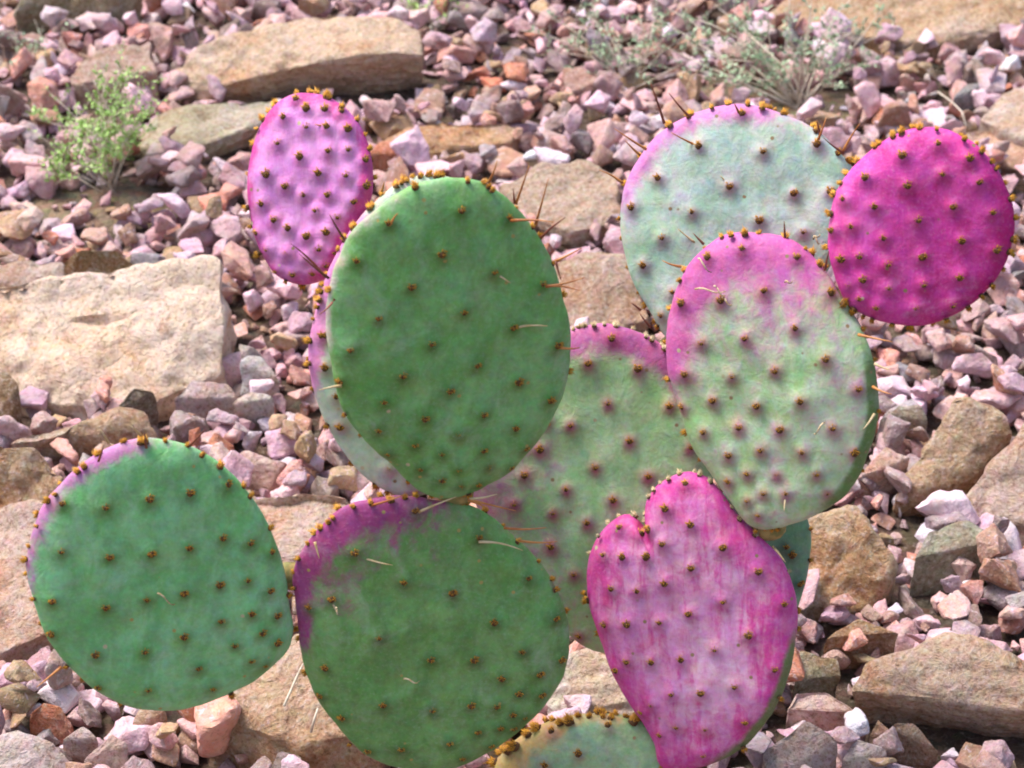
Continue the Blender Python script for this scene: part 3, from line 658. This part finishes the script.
def pad_mat(key):
    g = PIG[key]
    m, t, p = new_mat('cactus_skin_' + key.lower()); b = NB(t)
    g = dict(g); tw = TWEAK.get(key, (1, 1, 1))
    for q in ('body', 'body2') + (('flush_and_light',) if key in 'ICF' else ()): g[q] = tuple(min(.82, v * k) for v, k in zip(g[q], tw))
    tc = b.n('ShaderNodeTexCoord'); vec = tc.outputs['Object']
    big = b.noise(vec, 28, 4, .6, .4)
    streak = b.noise(b.scaled(vec, (170, 26, 170) if key in 'FCI' else (110, 55, 110)), 1.0, 5, .65, .5)
    blot = b.noise(vec, 75, 6, .7, .6)
    fine = b.noise(vec, 420, 4, .7)
    c = b.mix(b.step(b.math('ADD', b.math('MULTIPLY', big, .55), b.math('MULTIPLY', streak, .45)), .38, .62), g['body'], g['body2'])
    fl = b.attr('flush_and_light').outputs['Fac']
    br = b.math('ADD', fl, b.math('ADD', b.math('MULTIPLY', b.math('SUBTRACT', blot, .5), 1.1), b.math('ADD', b.math('MULTIPLY', b.math('SUBTRACT', streak, .5), {'F': 1.5, 'C': .9}.get(key, .7)), b.math('MULTIPLY', b.math('SUBTRACT', big, .5), .8))))
    gate = b.step(fl, .02, .2)
    c = b.mix(b.math('MULTIPLY', b.step(br, *((.08, .95) if key == 'F' else (.05, 1.0) if key in 'GJH' else (.22, .85))), gate), c, g['flush_and_light'])
    halo = b.attr('halo').outputs['Fac']
    hc = {'A': (.07,.15,.02), 'D': (.08,.17,.025), 'E': (.06,.11,.02), 'L': (.07,.12,.06)}.get(key, (.36,.05,.14))
    c = b.mix(b.math('MULTIPLY', halo, {'C': .35, 'I': .45, 'F': .5, 'K': .4, 'B': .5, 'H': .55, 'J': .95, 'G': .8}.get(key, .8)), c, hc)
    if 'green' in g:
        gr = b.math('ADD', b.attr('green').outputs['Fac'], b.math('MULTIPLY', b.math('SUBTRACT', blot, .5), .6))
        c = b.mix(b.step(gr, .3, .8, 0, .92), c, (.12, .20, .045))  # rim's own green, painted darker for the side turned from the light
    c = b.mottle(c, vec, 60, .20); c = b.mottle(c, vec, 190, .30)
    c = b.mix(b.step(fine, .5, .78, 0, .35), c, b.mix(.4, c, (.75, .78, .75)))     # waxy bloom grain
    c = b.mix(b.step(fine, .5, .25, 0, .35), c, b.mix(1.0, c, (.62, .66, .55), 'MULTIPLY'))
    c = b.mix(b.step(b.noise(vec, 20, 6, .7, 1.2), .52, .72, 0, .30), c, (.50, .58, .50) if key in 'ADEJL' else b.mix(.6, c, (.70, .66, .68)))      # waxy bloom, rubbed off in places
    v3 = b.voro(vec, 130); s3 = b.n('ShaderNodeSeparateColor'); b.l(v3.outputs['Color'], s3.inputs[0])
    c = b.mix(b.math('MULTIPLY', b.step(v3.outputs['Distance'], .22, .12), b.step(s3.outputs[1], .90, .92)), c, (.40, .33, .10) if key in 'ADE' else (.30, .20, .10))
    # small corky scars
    v = b.voro(vec, 55); sc_ = b.math('MULTIPLY', b.step(v.outputs['Distance'], .085, .05), b.step(b.n('ShaderNodeSeparateColor').outputs[0], -1, -.5))
    sep = b.n('ShaderNodeSeparateColor'); b.l(v.outputs['Color'], sep.inputs[0])
    c = b.mix(b.math('MULTIPLY', b.step(v.outputs['Distance'], .10, .06), b.step(sep.outputs[0], .74, .76)), c, (.55, .47, .28))
    b.l(c, p.inputs['Base Color'])
    p.inputs['Roughness'].default_value = .55
    p.inputs['Specular IOR Level'].default_value = .35
    p.inputs['Subsurface Weight'].default_value = .06
    p.inputs['Subsurface Radius'].default_value = (.006, .005, .003)
    p.inputs['Subsurface Scale'].default_value = 1.0
    h = b.math('ADD', b.math('MULTIPLY', blot, .8), b.math('ADD', b.math('MULTIPLY', streak, .7), b.math('MULTIPLY', fine, .2)))
    b.l(b.bump(h, .34, .004), p.inputs['Normal'])
    return m


def simple_mat(name, c1, c2, scale=300, rough=.6):
    m, t, p = new_mat(name); b = NB(t)
    vec = b.n('ShaderNodeTexCoord').outputs['Object']
    b.l(b.mix(b.step(b.noise(vec, scale, 3), .38, .62), c1, c2), p.inputs['Base Color'])
    p.inputs['Roughness'].default_value = rough
    return m


M_CORE = simple_mat('areole_core', (.06,.024,.008), (.15,.065,.012), 600, .8)
M_BRISTLE = simple_mat('glochids', (.46,.17,.010), (.78,.40,.03), 500, .6)
M_BRISTLE_PALE = simple_mat('pale_glochids', (.55,.38,.17), (.70,.56,.36), 500, .6)
M_JOINT = simple_mat('joint_bark', (.22,.20,.06), (.42,.30,.10), 140, .8)
M_SPINE = {'d': simple_mat('dark_spine', (.16,.040,.025), (.28,.080,.035), 120, .45), 'r': simple_mat('red_brown_spine', (.42,.13,.03), (.58,.24,.06), 120, .45),
           'p': simple_mat('pale_spine', (.55,.38,.16), (.70,.55,.32), 120, .45)}


def areole_geo(seed, tuft):
    """unit areole: a felted dark cushion with a brush of short glochids; returns verts, faces, material index"""
    rr = random.Random(seed); V, F, MI = [], [], []
    ns, nr = 9, 4
    for j in range(nr + 1):
        th = j / nr * math.pi * .5
        for i in range(ns):
            a = 2 * math.pi * i / ns; k = 1 + rr.uniform(-.12, .12)
            V.append((math.cos(th) * math.cos(a) * k * .85, math.cos(th) * math.sin(a) * k * .85, math.sin(th) * 1.05 - .3))
    for j in range(nr):
        for i in range(ns):
            F.append((j * ns + i, j * ns + (i + 1) % ns, (j + 1) * ns + (i + 1) % ns, (j + 1) * ns + i)); MI.append(0)
    for _ in range(54 if tuft else 26):
        a, q = rr.uniform(0, 6.283), math.sqrt(rr.random())
        sp = .38 if tuft else .42
        base = Vector((math.cos(a) * q * .62, math.sin(a) * q * .5 + (.30 if not tuft else 0), .45 * (1 - q) + .1))
        d = Vector((math.cos(a) * q * sp * 1.6 + rr.uniform(-.2, .2), math.sin(a) * q * sp * 1.6 + rr.uniform(-.2, .2) + .25, 1)).normalized()
        L = rr.uniform(.7, 1.25) * ((1.9 - .9 * q) if tuft else .85); wdt = rr.uniform(.10, .18)
        s = d.orthogonal().normalized(); s2 = d.cross(s); i0 = len(V)
        for kk in range(3):
            aa = kk * 2.094; V.append(tuple(base + (s * math.cos(aa) + s2 * math.sin(aa)) * wdt))
        V.append(tuple(base + d * L))
        for kk in range(3): F.append((i0 + kk, i0 + (kk + 1) % 3, i0 + 3)); MI.append(1)
    return V, F, MI


AREO = {k: [areole_geo(500 + i + (50 if k else 0), k) for i in range(5)] for k in (False, True)}


def geo_mesh(name, V, F, MI, mats):
    me = bpy.data.meshes.new(name); me.from_pydata([tuple(v) for v in V], [], F)
    for m in mats: me.materials.append(m)
    me.polygons.foreach_set('material_index', MI); me.shade_smooth()
    return me


AREO_ME = {k: [geo_mesh('areole', *g, [M_CORE, M_BRISTLE]) for g in AREO[k]] for k in AREO}
AREO_PALE = [geo_mesh('areole', *g, [M_CORE, M_BRISTLE_PALE]) for g in AREO[True]]

cactus = bpy.data.objects.new('prickly_pear_cactus', None); COL.objects.link(cactus)
cactus.location = on_ground(590, 862); bpy.context.view_layer.update()
tag(cactus, 'prickly pear cactus with green, pink and purple round pads growing among the stones', 'cactus')
CINV = Matrix.Translation(cactus.location).inverted()


def tube(pts, r0, r1, ns=6):
    V, F = [], []
    n = len(pts)
    for i, p in enumerate(pts):
        d = (pts[min(i + 1, n - 1)] - pts[max(i - 1, 0)]).normalized(); s = d.orthogonal().normalized(); s2 = d.cross(s)
        r = r0 + (r1 - r0) * i / (n - 1)
        for k in range(ns):
            a = 6.2832 * k / ns; V.append(p + (s * math.cos(a) + s2 * math.sin(a)) * r)
    for i in range(n - 1):
        for k in range(ns):
            F.append((i * ns + k, i * ns + (k + 1) % ns, (i + 1) * ns + (k + 1) % ns, (i + 1) * ns + k))
    F.append(tuple(range(ns - 1, -1, -1))); F.append(tuple((n - 1) * ns + k for k in range(ns)))
    return V, F


AREOLES = []       # every areole: pad, matrix (world), is rim tuft, pale, show size
BACK = []
ORDER = ['K', 'L', 'J', 'E', 'D', 'B', 'A', 'C', 'F', 'G', 'H', 'I']
NA, NR = 168, 46
RS = np.concatenate([np.linspace(0, .84, 34)[1:], [.865, .89, .912, .932, .95, .964, .976, .986, .993, .998]])
for ki, key in enumerate(ORDER):
    P = PADS[key]
    yaw, pit = R(P['yaw']), R(P['pitch'])
    n = (RIGHT * (math.sin(yaw) * math.cos(pit)) + UP * math.sin(pit) - FWD * (math.cos(yaw) * math.cos(pit))).normalized()
    if P['parent'] is None: p0 = on_ground(*P['attach'])
    else:
        q = PADS[P['parent']]
        p0 = hit(*P['attach'], q['p0'], q['n']) + q['n'] * P['off']
    P['p0'], P['n'] = p0, n
    W = [hit(x, y, p0, n) for x, y in P['out']]
    cen = sum(W, Vector()) / len(W)
    tip = (cen - p0); yax = (tip - n * tip.dot(n)).normalized()
    up = (UP - n * UP.dot(n)).normalized()
    yax = up                                    # texture streaks run upright
    xax = yax.cross(n).normalized()
    Mw = Matrix(((xax.x, yax.x, n.x, cen.x), (xax.y, yax.y, n.y, cen.y), (xax.z, yax.z, n.z, cen.z), (0, 0, 0, 1)))
    P['M'] = Mw; Mi = Mw.inverted()
    O2 = cat_closed([tuple((Mi @ v)[:2]) for v in W], NA)
    if (O2[:, 0] * np.roll(O2[:, 1], -1) - np.roll(O2[:, 0], -1) * O2[:, 1]).sum() < 0: O2 = O2[::-1].copy()
    O2 = O2 * np.array([[1 + .018 * noise.noise((p[0] * 32, p[1] * 32, ki * 3.3)) + .006 * noise.noise((p[0] * 110, p[1] * 110, ki))] for p in O2])
    P['O2'] = O2
    T = P['T']
    oa = np.unwrap(np.arctan2(O2[:, 1], O2[:, 0])); orr = np.hypot(O2[:, 0], O2[:, 1])
    idx = np.argsort(np.arctan2(O2[:, 1], O2[:, 0])); sa, sr = np.arctan2(O2[:, 1], O2[:, 0])[idx], orr[idx]
    def rad(a): return float(np.interp(a, np.concatenate([sa - 6.28319, sa, sa + 6.28319]), np.tile(sr, 3)))
    def prof(r): return T / 2 * (1 - np.clip(r, 0, 1) ** 4.2) ** .5
    def warp(x, y): return .0045 * noise.noise((x * 13 + ki * 7, y * 13, 1.7)) + .0018 * noise.noise((x * 40, y * 40 + ki, 5.1))
    # areole places in pad coordinates
    face, rim = [], []
    for x, y in P['are']:
        q = Mi @ hit(x, y, p0 + n * (T * .45), n); a = math.atan2(q.y, q.x); f = math.hypot(q.x, q.y) / rad(a)
        (face if f < .955 else rim).append((q.x, q.y, a, f))
    for x, y in P['rim']:
        q = Mi @ hit(x, y, p0, n); rim.append((q.x, q.y, math.atan2(q.y, q.x), 1.0))
    FA = np.array([(f[0], f[1]) for f in face])
    # vertices
    V, flush_and_light, halo, green = [], [], [], []
    rmax = orr.max()
    def vert(x, y, r, side):
        z = prof(r) * side + warp(x, y)
        h = 0.0
        if side > 0 and len(FA):
            d2 = ((FA - (x, y)) ** 2).sum(1); h = float(np.exp(-d2.min() / (2 * .0036 ** 2)))
            dy = FA - (x, y); h2 = float(np.exp(-(dy[:, 0] ** 2 / (2 * .0036 ** 2) + (dy[:, 1] - .001) ** 2 / (2 * .0044 ** 2)).min()))
            z += .0026 * h
        else: h2 = 0.0
        V.append((x, y, z))
        a = math.degrees(math.atan2(y, x))
        flush_and_light.append(float(PIG[key]['amt'](r, a, x / rmax, y / rmax))); halo.append(h2)
        green.append(float(PIG[key]['green'](r, a)) if 'green' in PIG[key] else 0.0)
    vert(0, 0, 0, 1)
    for r in RS:
        for i in range(NA): vert(O2[i, 0] * r, O2[i, 1] * r, r, 1)
    for i in range(NA): vert(O2[i, 0], O2[i, 1], 1.0, 1)
    for r in RS[::-1]:
        for i in range(NA): vert(O2[i, 0] * r, O2[i, 1] * r, r, -1)
    vert(0, 0, 0, -1)
    nring = len(RS) * 2 + 1; F = []
    for i in range(NA):
        j = (i + 1) % NA
        F.append((0, 1 + i, 1 + j))
        for k in range(nring - 1):
            b0, b1 = 1 + k * NA, 1 + (k + 1) * NA
            F.append((b0 + i, b1 + i, b1 + j, b0 + j))
        b0 = 1 + (nring - 1) * NA
        F.append((b0 + i, len(V) - 1, b0 + j))
    me = bpy.data.meshes.new('pad'); me.from_pydata(V, [], F); me.shade_smooth()
    for nm, dat in (('flush_and_light', flush_and_light), ('halo', halo), ('green', green)):
        at = me.attributes.new(nm, 'FLOAT', 'POINT'); at.data.foreach_set('value', dat)
    o = link('pad', me, pad_mat(key), cactus)
    o.matrix_basis = CINV @ Mw; o['label'] = P['label']; P['obj'] = o
    if P['parent'] is not None and key not in 'EF':      # the narrow woody neck by which it grows from the pad below
        jv, jf = [], []
        for j in range(9):
            th = math.pi * j / 8
            for i in range(14):
                ph = 6.2832 * i / 14; k = 1 + .12 * noise.noise((math.cos(ph) * 2, math.sin(ph) * 2, th * 2 + ki))
                jv.append(Mi @ p0 + Vector((math.sin(th) * math.cos(ph) * .012 * k, math.cos(th) * .010 * k, math.sin(th) * math.sin(ph) * .008 * k - .009)))
        for j in range(8):
            for i in range(14): jf.append((j * 14 + i, (j + 1) * 14 + i, (j + 1) * 14 + (i + 1) % 14, j * 14 + (i + 1) % 14))
        jm = bpy.data.meshes.new('joint'); jm.from_pydata([tuple(v) for v in jv], [], jf); jm.shade_smooth(); link('joint', jm, M_JOINT, o)
    # areoles
    for x, y, a, f in face:
        z = prof(np.array(f)) + warp(x, y) + .0014
        e = .004; fz = lambda xx, yy: float(prof(np.array(math.hypot(xx, yy) / rad(math.atan2(yy, xx))))) + warp(xx, yy)
        nl = Vector((-(fz(x + e, y) - fz(x - e, y)) / (2 * e), -(fz(x, y + e) - fz(x, y - e)) / (2 * e), 1)).normalized()
        s = random.uniform(.0027, .0039) * (.78 if y < -.5 * rmax else 1.0)
        loc = Mw @ Vector((x, y, float(z) - .0006)); nw = (Mw.to_3x3() @ nl)
        # the brush leans up the pad
        zx = nw; yx = (up - zx * up.dot(zx)).normalized(); xx_ = yx.cross(zx)
        m3 = Matrix((xx_, yx, zx)).transposed()
        AREOLES.append(dict(pad=key, M=Matrix.Translation(loc) @ m3.to_4x4() @ Matrix.Diagonal((s, s, s, 1)), tuft=False, pale=False, s=s, loc=loc))
        if random.random() < .8:
            lb = Mw @ Vector((x, y, -float(prof(np.array(f))) + warp(x, y) + .0006)); q3 = (-n).to_track_quat('Z', 'Y').to_matrix()
            BACK.append(Matrix.Translation(lb) @ q3.to_4x4() @ Matrix.Diagonal((s, s, s, 1)))
    for x, y, a, f in rim:
        r0 = rad(a); x, y = math.cos(a) * r0 * .992, math.sin(a) * r0 * .992
        s = random.uniform(.0015, .0030) * (1.5 if key in 'K' else 1.0)
        loc = Mw @ Vector((x, y, random.uniform(-.15, .25) * T + warp(x, y))); out3 = (Mw.to_3x3() @ Vector((math.cos(a), math.sin(a), random.uniform(.05, .5)))).normalized()
        q3 = out3.to_track_quat('Z', 'Y').to_matrix()
        AREOLES.append(dict(pad=key, M=Matrix.Translation(loc) @ q3.to_4x4() @ Matrix.Rotation(random.uniform(0, 6.28), 4, 'Z') @ Matrix.Diagonal((s, s, s, 1)), tuft=True,
                            pale=(key == 'F' and y > .2 * rmax) or (key == 'J'), s=s, loc=loc))

# the hundred areoles that show largest are parts of their pads, the rest is one part of the plant
def show(a):
    nw = a['M'].to_3x3().col[2].normalized(); v = (CAM - a['loc']); d = v.length
    return (a['s'] / d) ** 2 * (.4 + .6 * max(0, nw.dot(v / d))) * (1.0 if not a['tuft'] else .85)
bpy.context.view_layer.update()
dg = bpy.context.evaluated_depsgraph_get()
def seen(p):
    d = (p - CAM); L = d.length
    ok, loc, *_ = scn.ray_cast(dg, CAM, d.normalized(), distance=L - .006)
    return not ok
for a in AREOLES: a['show'] = show(a) if seen(a['loc'] + (CAM - a['loc']).normalized() * .004) else 0.0
AREOLES.sort(key=lambda a: -a['show'])
rV, rF, rM = [], [], []
for i, a in enumerate(AREOLES):
    vi = i % 5
    if i < 100:
        me = (AREO_PALE if a['pale'] else AREO_ME[a['tuft']])[vi]
        o = bpy.data.objects.new('areole', me); COL.objects.link(o); o.parent = PADS[a['pad']]['obj']
        o.matrix_basis = PADS[a['pad']]['M'].inverted() @ a['M']
    else:
        g = AREO[a['tuft']][vi]; k = len(rV)
        rV += [CINV @ (a['M'] @ Vector(v)) for v in g[0]]; rF += [tuple(q + k for q in f) for f in g[1]]; rM += [(2 if (q and a['pale']) else q) for q in g[2]]
for m_ in BACK:
    g = AREO[False][0]; k = len(rV)
    rV += [CINV @ (m_ @ Vector(v)) for v in g[0]]; rF += [tuple(q + k for q in f) for f in g[1]]; rM += g[2]
rest = link('areole', geo_mesh('areole', rV, rF, rM, [M_CORE, M_BRISTLE, M_BRISTLE_PALE]), None, cactus); rest['kind'] = 'stuff'

for key, ((x0, y0), (x1, y1)), tone in SPINES:
    P = PADS[key]; n = P['n']
    a = hit(x0, y0, P['p0'] + n * (P['T'] * .35), n); L2 = (hit(x1, y1, P['p0'], n) - hit(x0, y0, P['p0'], n)).length
    b2 = hit(x1, y1, P['p0'] + n * (P['T'] * .35 + L2 * random.uniform(.25, .55)), n)
    bow = n * (L2 * random.uniform(-.05, .06)) + UP * (L2 * random.uniform(-.05, .05))
    pts = [a.lerp(b2, t) + bow * math.sin(t * math.pi) for t in np.linspace(0, 1, 7)]
    Mi = P['M'].inverted()
    V, F = tube([Mi @ p for p in pts], .00105, .00025, 6)
    me = bpy.data.meshes.new('spine'); me.from_pydata([tuple(v) for v in V], [], F); me.shade_smooth()
    link('spine', me, M_SPINE[tone], P['obj'])

FIBRES = [('G', zz(660,220,SG,q)) for q in ([(92,92),(124,124)],[(84,166),(158,170)],[(130,158),(156,180)],[(150,186),(172,202)],[(396,486),(370,512)],[(300,150),(318,146)])]
FIBRES += [('D', zz(20,430,S4,[(364,432),(410,460)])), ('E', zz(280,480,.375,[(330,530),(372,534)])), ('E', zz(280,480,.375,[(150,340),(153,352)])), ('H', zz(600,80,SH,[(630,470),(650,455)])), ('H', zz(600,80,SH,[(632,462),(648,482)]))]
for key, ((x0, y0), (x1, y1)) in FIBRES:
    P = PADS[key]; n = P['n']; Mi = P['M'].inverted(); h = P['T'] * .5 + .0035
    a, b2 = hit(x0, y0, P['p0'] + n * h, n), hit(x1, y1, P['p0'] + n * h, n)
    pts = [Mi @ (a.lerp(b2, t) + n * (.003 * math.sin(t * 3.1)) + UP * (.0012 * math.sin(t * 6))) for t in np.linspace(0, 1, 7)]
    V, F = tube(pts, .0007, .0004, 5)
    me = bpy.data.meshes.new('dry_fibre'); me.from_pydata([tuple(v) for v in V], [], F); me.shade_smooth()
    link('dry_fibre', me, M_BRISTLE_PALE, P['obj'])

# ------------------------------------------------------------------ gravel objects
polys = [PADS[k]['out'] for k in ORDER]
for d in STONES:
    x, u, z = d['p']
    px, py, dist = project(from_plane(x, u, d['top']))
    vis = 0 <= px < 1024 and 0 <= py < 768 and not any(in_poly(px, py, q) for q in polys)
    if vis:
        i, j = int((x - HX0) / RES), int((u - HU0) / RES)
        cover = HM[max(0, j - 2):j + 3, max(0, i - 2):i + 3].mean() - d['top']
        vis = cover < .004
    d['show'] = (d['s'] / dist) ** 2 if vis else 0
STONES.sort(key=lambda d: -d['show'])
SH_ME = []
for V, F in FINE:
    me = bpy.data.meshes.new('stone'); me.from_pydata([tuple(v) for v in V], [], [tuple(f) for f in F.tolist()]); me.materials.append(M_STONE_OBJ); me.shade_smooth(); me.set_sharp_from_angle(angle=R(36)); SH_ME.append(me)
B3 = np.array([[1, 0, 0], [0, U.y, U.z], [0, N.y, N.z]])       # rows: plane axes in world
NIND = 300
for d in STONES[:NIND]:
    o = bpy.data.objects.new('stone', SH_ME[d['k']]); COL.objects.link(o)
    m3 = B3.T @ d['M']
    m4 = Matrix([list(m3[r]) + [0] for r in range(3)] + [[0, 0, 0, 1]])
    o.matrix_world = Matrix.Translation(from_plane(*d['p'])) @ m4
    o.color = (*[float(q) for q in d['c']], 1)
    tag(o, 'small angular crushed stone among the loose pinkish gravel', 'stone', 'loose crushed stones on the slope')
restv, restf, restc, off = [], [], [], 0
for n_, d in enumerate(STONES[NIND:]):
    V, F = (FINE if n_ < 3200 else SHAPES)[d['k']]
    Wv = (V @ d['M'].T + np.array(d['p'])) @ B3
    restv.append(Wv); restf.append(F + off); off += len(V)
    restc.append(np.tile(np.append(d['c'], 1.0), (len(V), 1)))
AV, AF, AC = np.vstack(restv), np.vstack(restf), np.vstack(restc)
me = bpy.data.meshes.new('gravel')
me.vertices.add(len(AV)); me.vertices.foreach_set('co', AV.ravel())
me.loops.add(len(AF) * 3); me.loops.foreach_set('vertex_index', AF.ravel())
me.polygons.add(len(AF)); me.polygons.foreach_set('loop_start', np.arange(0, len(AF) * 3, 3)); me.polygons.foreach_set('loop_total', np.full(len(AF), 3))
me.update(calc_edges=True)
me.shade_smooth(); me.set_sharp_from_angle(angle=R(36))
ca = me.color_attributes.new('tint', 'FLOAT_COLOR', 'POINT'); ca.data.foreach_set('color', AC.ravel())
tag(link('gravel', me, M_STONE_MASS), 'loose pinkish and lavender crushed gravel covering the slope', 'gravel', kind='stuff')
print('STONES', len(STONES), 'shown', sum(1 for d in STONES if d['show'] > 0), 'verts', len(AV))

# ------------------------------------------------------------------ plants
M_LEAF = {'g': simple_mat('fresh_leaf', (.30,.50,.10), (.48,.66,.22), 90), 's': simple_mat('sage_leaf', (.32,.44,.24), (.48,.58,.38), 90)}
M_TWIG = {'b': simple_mat('brown_twig', (.24,.14,.08), (.36,.24,.15), 90), 't': simple_mat('straw_twig', (.55,.44,.32), (.70,.60,.48), 90)}


def plant(name, label, cat, foot, tips, leafkey, twigkey, leaf, per, side, r0, group=None):
    """stems rise from foot to each tip (px, py, height cm); leaves sit along side twigs"""
    root = bpy.data.objects.new(name, None); COL.objects.link(root); root.location = on_ground(*foot); tag(root, label, cat, group)
    base = root.location; rr = random.Random(foot[0])
    sv, sf, lv, lf = [], [], [], []
    def add_t(pts, a, b2):
        V, F = tube([p - base for p in pts], a, b2, 5); k = len(sv); sv.extend(V); sf.extend([tuple(q + k for q in f) for f in F])
    def add_leaf(p, d):
        s = d.orthogonal().normalized(); s = (Matrix.Rotation(rr.uniform(0, 6.28), 3, d) @ s); L = leaf * rr.uniform(.6, 1.3); wd = L * rr.uniform(.22, .36); k = len(lv)
        nrm = d.cross(s) * (L * .12); p = p - base
        lv.extend([p, p + d * L * .5 + s * wd + nrm, p + d * L, p + d * L * .5 - s * wd + nrm, p + d * L * .5 - nrm * .5]); lf.extend([(k, k + 4, k + 1), (k + 4, k + 2, k + 1), (k, k + 3, k + 4), (k + 4, k + 3, k + 2)])
    for px, py, h in tips:
        t_ = on_ground(px, py, h / 100)
        st = base + Vector((rr.uniform(-.006, .006), rr.uniform(-.006, .006), -.004))
        bow = Vector((rr.uniform(-.015, .015), rr.uniform(-.015, .015), rr.uniform(0, .02)))
        pts = [st.lerp(t_, q) + bow * math.sin(q * 3.14) + Vector((rr.uniform(-1, 1), rr.uniform(-1, 1), 0)) * .002 for q in np.linspace(0, 1, 8)]
        add_t(pts, r0, r0 * .4)
        for _ in range(side):
            q = rr.uniform(.25, 1); p = st.lerp(t_, q) + bow * math.sin(q * 3.14)
            d = Vector((rr.uniform(-1, 1), rr.uniform(-1, 1), rr.uniform(.0, 1.0))).normalized(); L = rr.uniform(.012, .04)
            pp = [p + d * L * tq + Vector((0, 0, .006 * tq * tq)) for tq in (0, .35, .7, 1)]
            add_t(pp, r0 * .45, r0 * .2)
            for _ in range(per):
                tq = rr.uniform(.1, 1.05)
                add_leaf(p + d * L * tq + Vector((rr.uniform(-1, 1), rr.uniform(-1, 1), rr.uniform(-1, 1))) * .003, Vector((rr.uniform(-1, 1), rr.uniform(-1, 1), rr.uniform(-.2, 1.2))).normalized())
    for nm, V, F, m in (('stem', sv, sf, M_TWIG[twigkey]), ('foliage', lv, lf, M_LEAF[leafkey])):
        if V:
            me = bpy.data.meshes.new(nm); me.from_pydata([tuple(v) for v in V], [], F); me.shade_smooth(); link(nm, me, m, root)
    return root


plant('green_bush', 'small bright green bush growing from bare soil at the upper left', 'bush', (112, 190),
      [(40,120,4),(52,95,6),(120,62,12),(105,80,9),(150,110,9),(60,150,5),(75,110,8),(92,80,11),(100,95,10),(118,72,12),(124,110,9),(140,95,11),(45,165,3),(80,165,5),(105,140,7),(130,140,6),(70,130,7),(140,130,6),(95,120,8),(55,185,1.5)], 'g', 't', .0058, 9, 9, .0009, 'plants of the slope')
plant('dry_weed', 'sprawling dry weed with grey-green leaflets at the upper right', 'weed', (800, 105),
      [(650,15,6),(900,30,5),(890,60,3),(680,75,2.5),(670,10,6),(660,45,4),(690,45,5),(740,5,9),(720,80,3),(790,40,9),(850,0,9),(700,20,7),(730,60,5),(745,30,8),(790,-6,12),(812,-8,12),(832,20,9),(860,28,7),(880,10,8),(850,70,4),(690,70,3),(760,80,4),(715,5,8),(770,20,9),(725,40,8),(820,60,6)], 's', 't', .0070, 8, 5, .0014, 'plants of the slope')
plant('dry_weed', 'thin straw coloured weed above the pink edged grey-green pad', 'weed', (628, 88),
      [(520,30,4),(535,10,5),(700,30,4),(690,60,3),(545,70,2.5),(560,40,4),(590,15,6),(610,30,6),(640,20,7),(660,40,5),(680,50,4),(600,60,3),(655,5,7),(575,10,5),(540,55,2)], 's', 't', .0060, 7, 5, .0010, 'plants of the slope')
plant('dry_weed', 'grey-green sprig at the left edge under the olive rock', 'weed', (10, 70),
      [(-10,40,5),(12,35,5),(30,50,3),(55,55,2),(65,28,5)], 's', 't', .006, 5, 5, .0009, 'plants of the slope')
plant('dry_weed', 'small green sprig behind the long tan boulder at the top', 'weed', (440, 30),
      [(400,-4,4),(430,5,4),(455,0,4),(470,15,2),(420,12,3)], 'g', 't', .006, 5, 5, .0008, 'plants of the slope')

# ------------------------------------------------------------------ dead twigs on the stones
for lb, pts in (('pale thin twig lying across the tan boulder under the green pads', [(284,706,7.2),(291,690,7.6),(297,676,7.8),(303,664,8.0)]),
                ('short straw lying on the tan boulder right of the thin twig', [(311,732,5.2),(314,720,6.2),(318,708,6.8)]),
                ('curved dry twig on the stones above the magenta pad', [(938,92,3),(952,102,3.4),(962,112,3.2),(966,126,2.6)]),
                ('long pale straw among the dry weeds at the top', [(742,28,7),(768,52,6),(790,72,4.5),(806,100,2)])):
    P3 = [on_ground(x, y, h) if h < .5 else on_ground(x, y, h / 100) for x, y, h in pts]
    V, F = tube(P3, .0011, .0007, 6)
    me = bpy.data.meshes.new('twig'); me.from_pydata([tuple(v) for v in V], [], F); me.shade_smooth()
    tag(link('dry_twig', me, M_TWIG['t']), lb, 'twig', 'dead twigs on the stones')
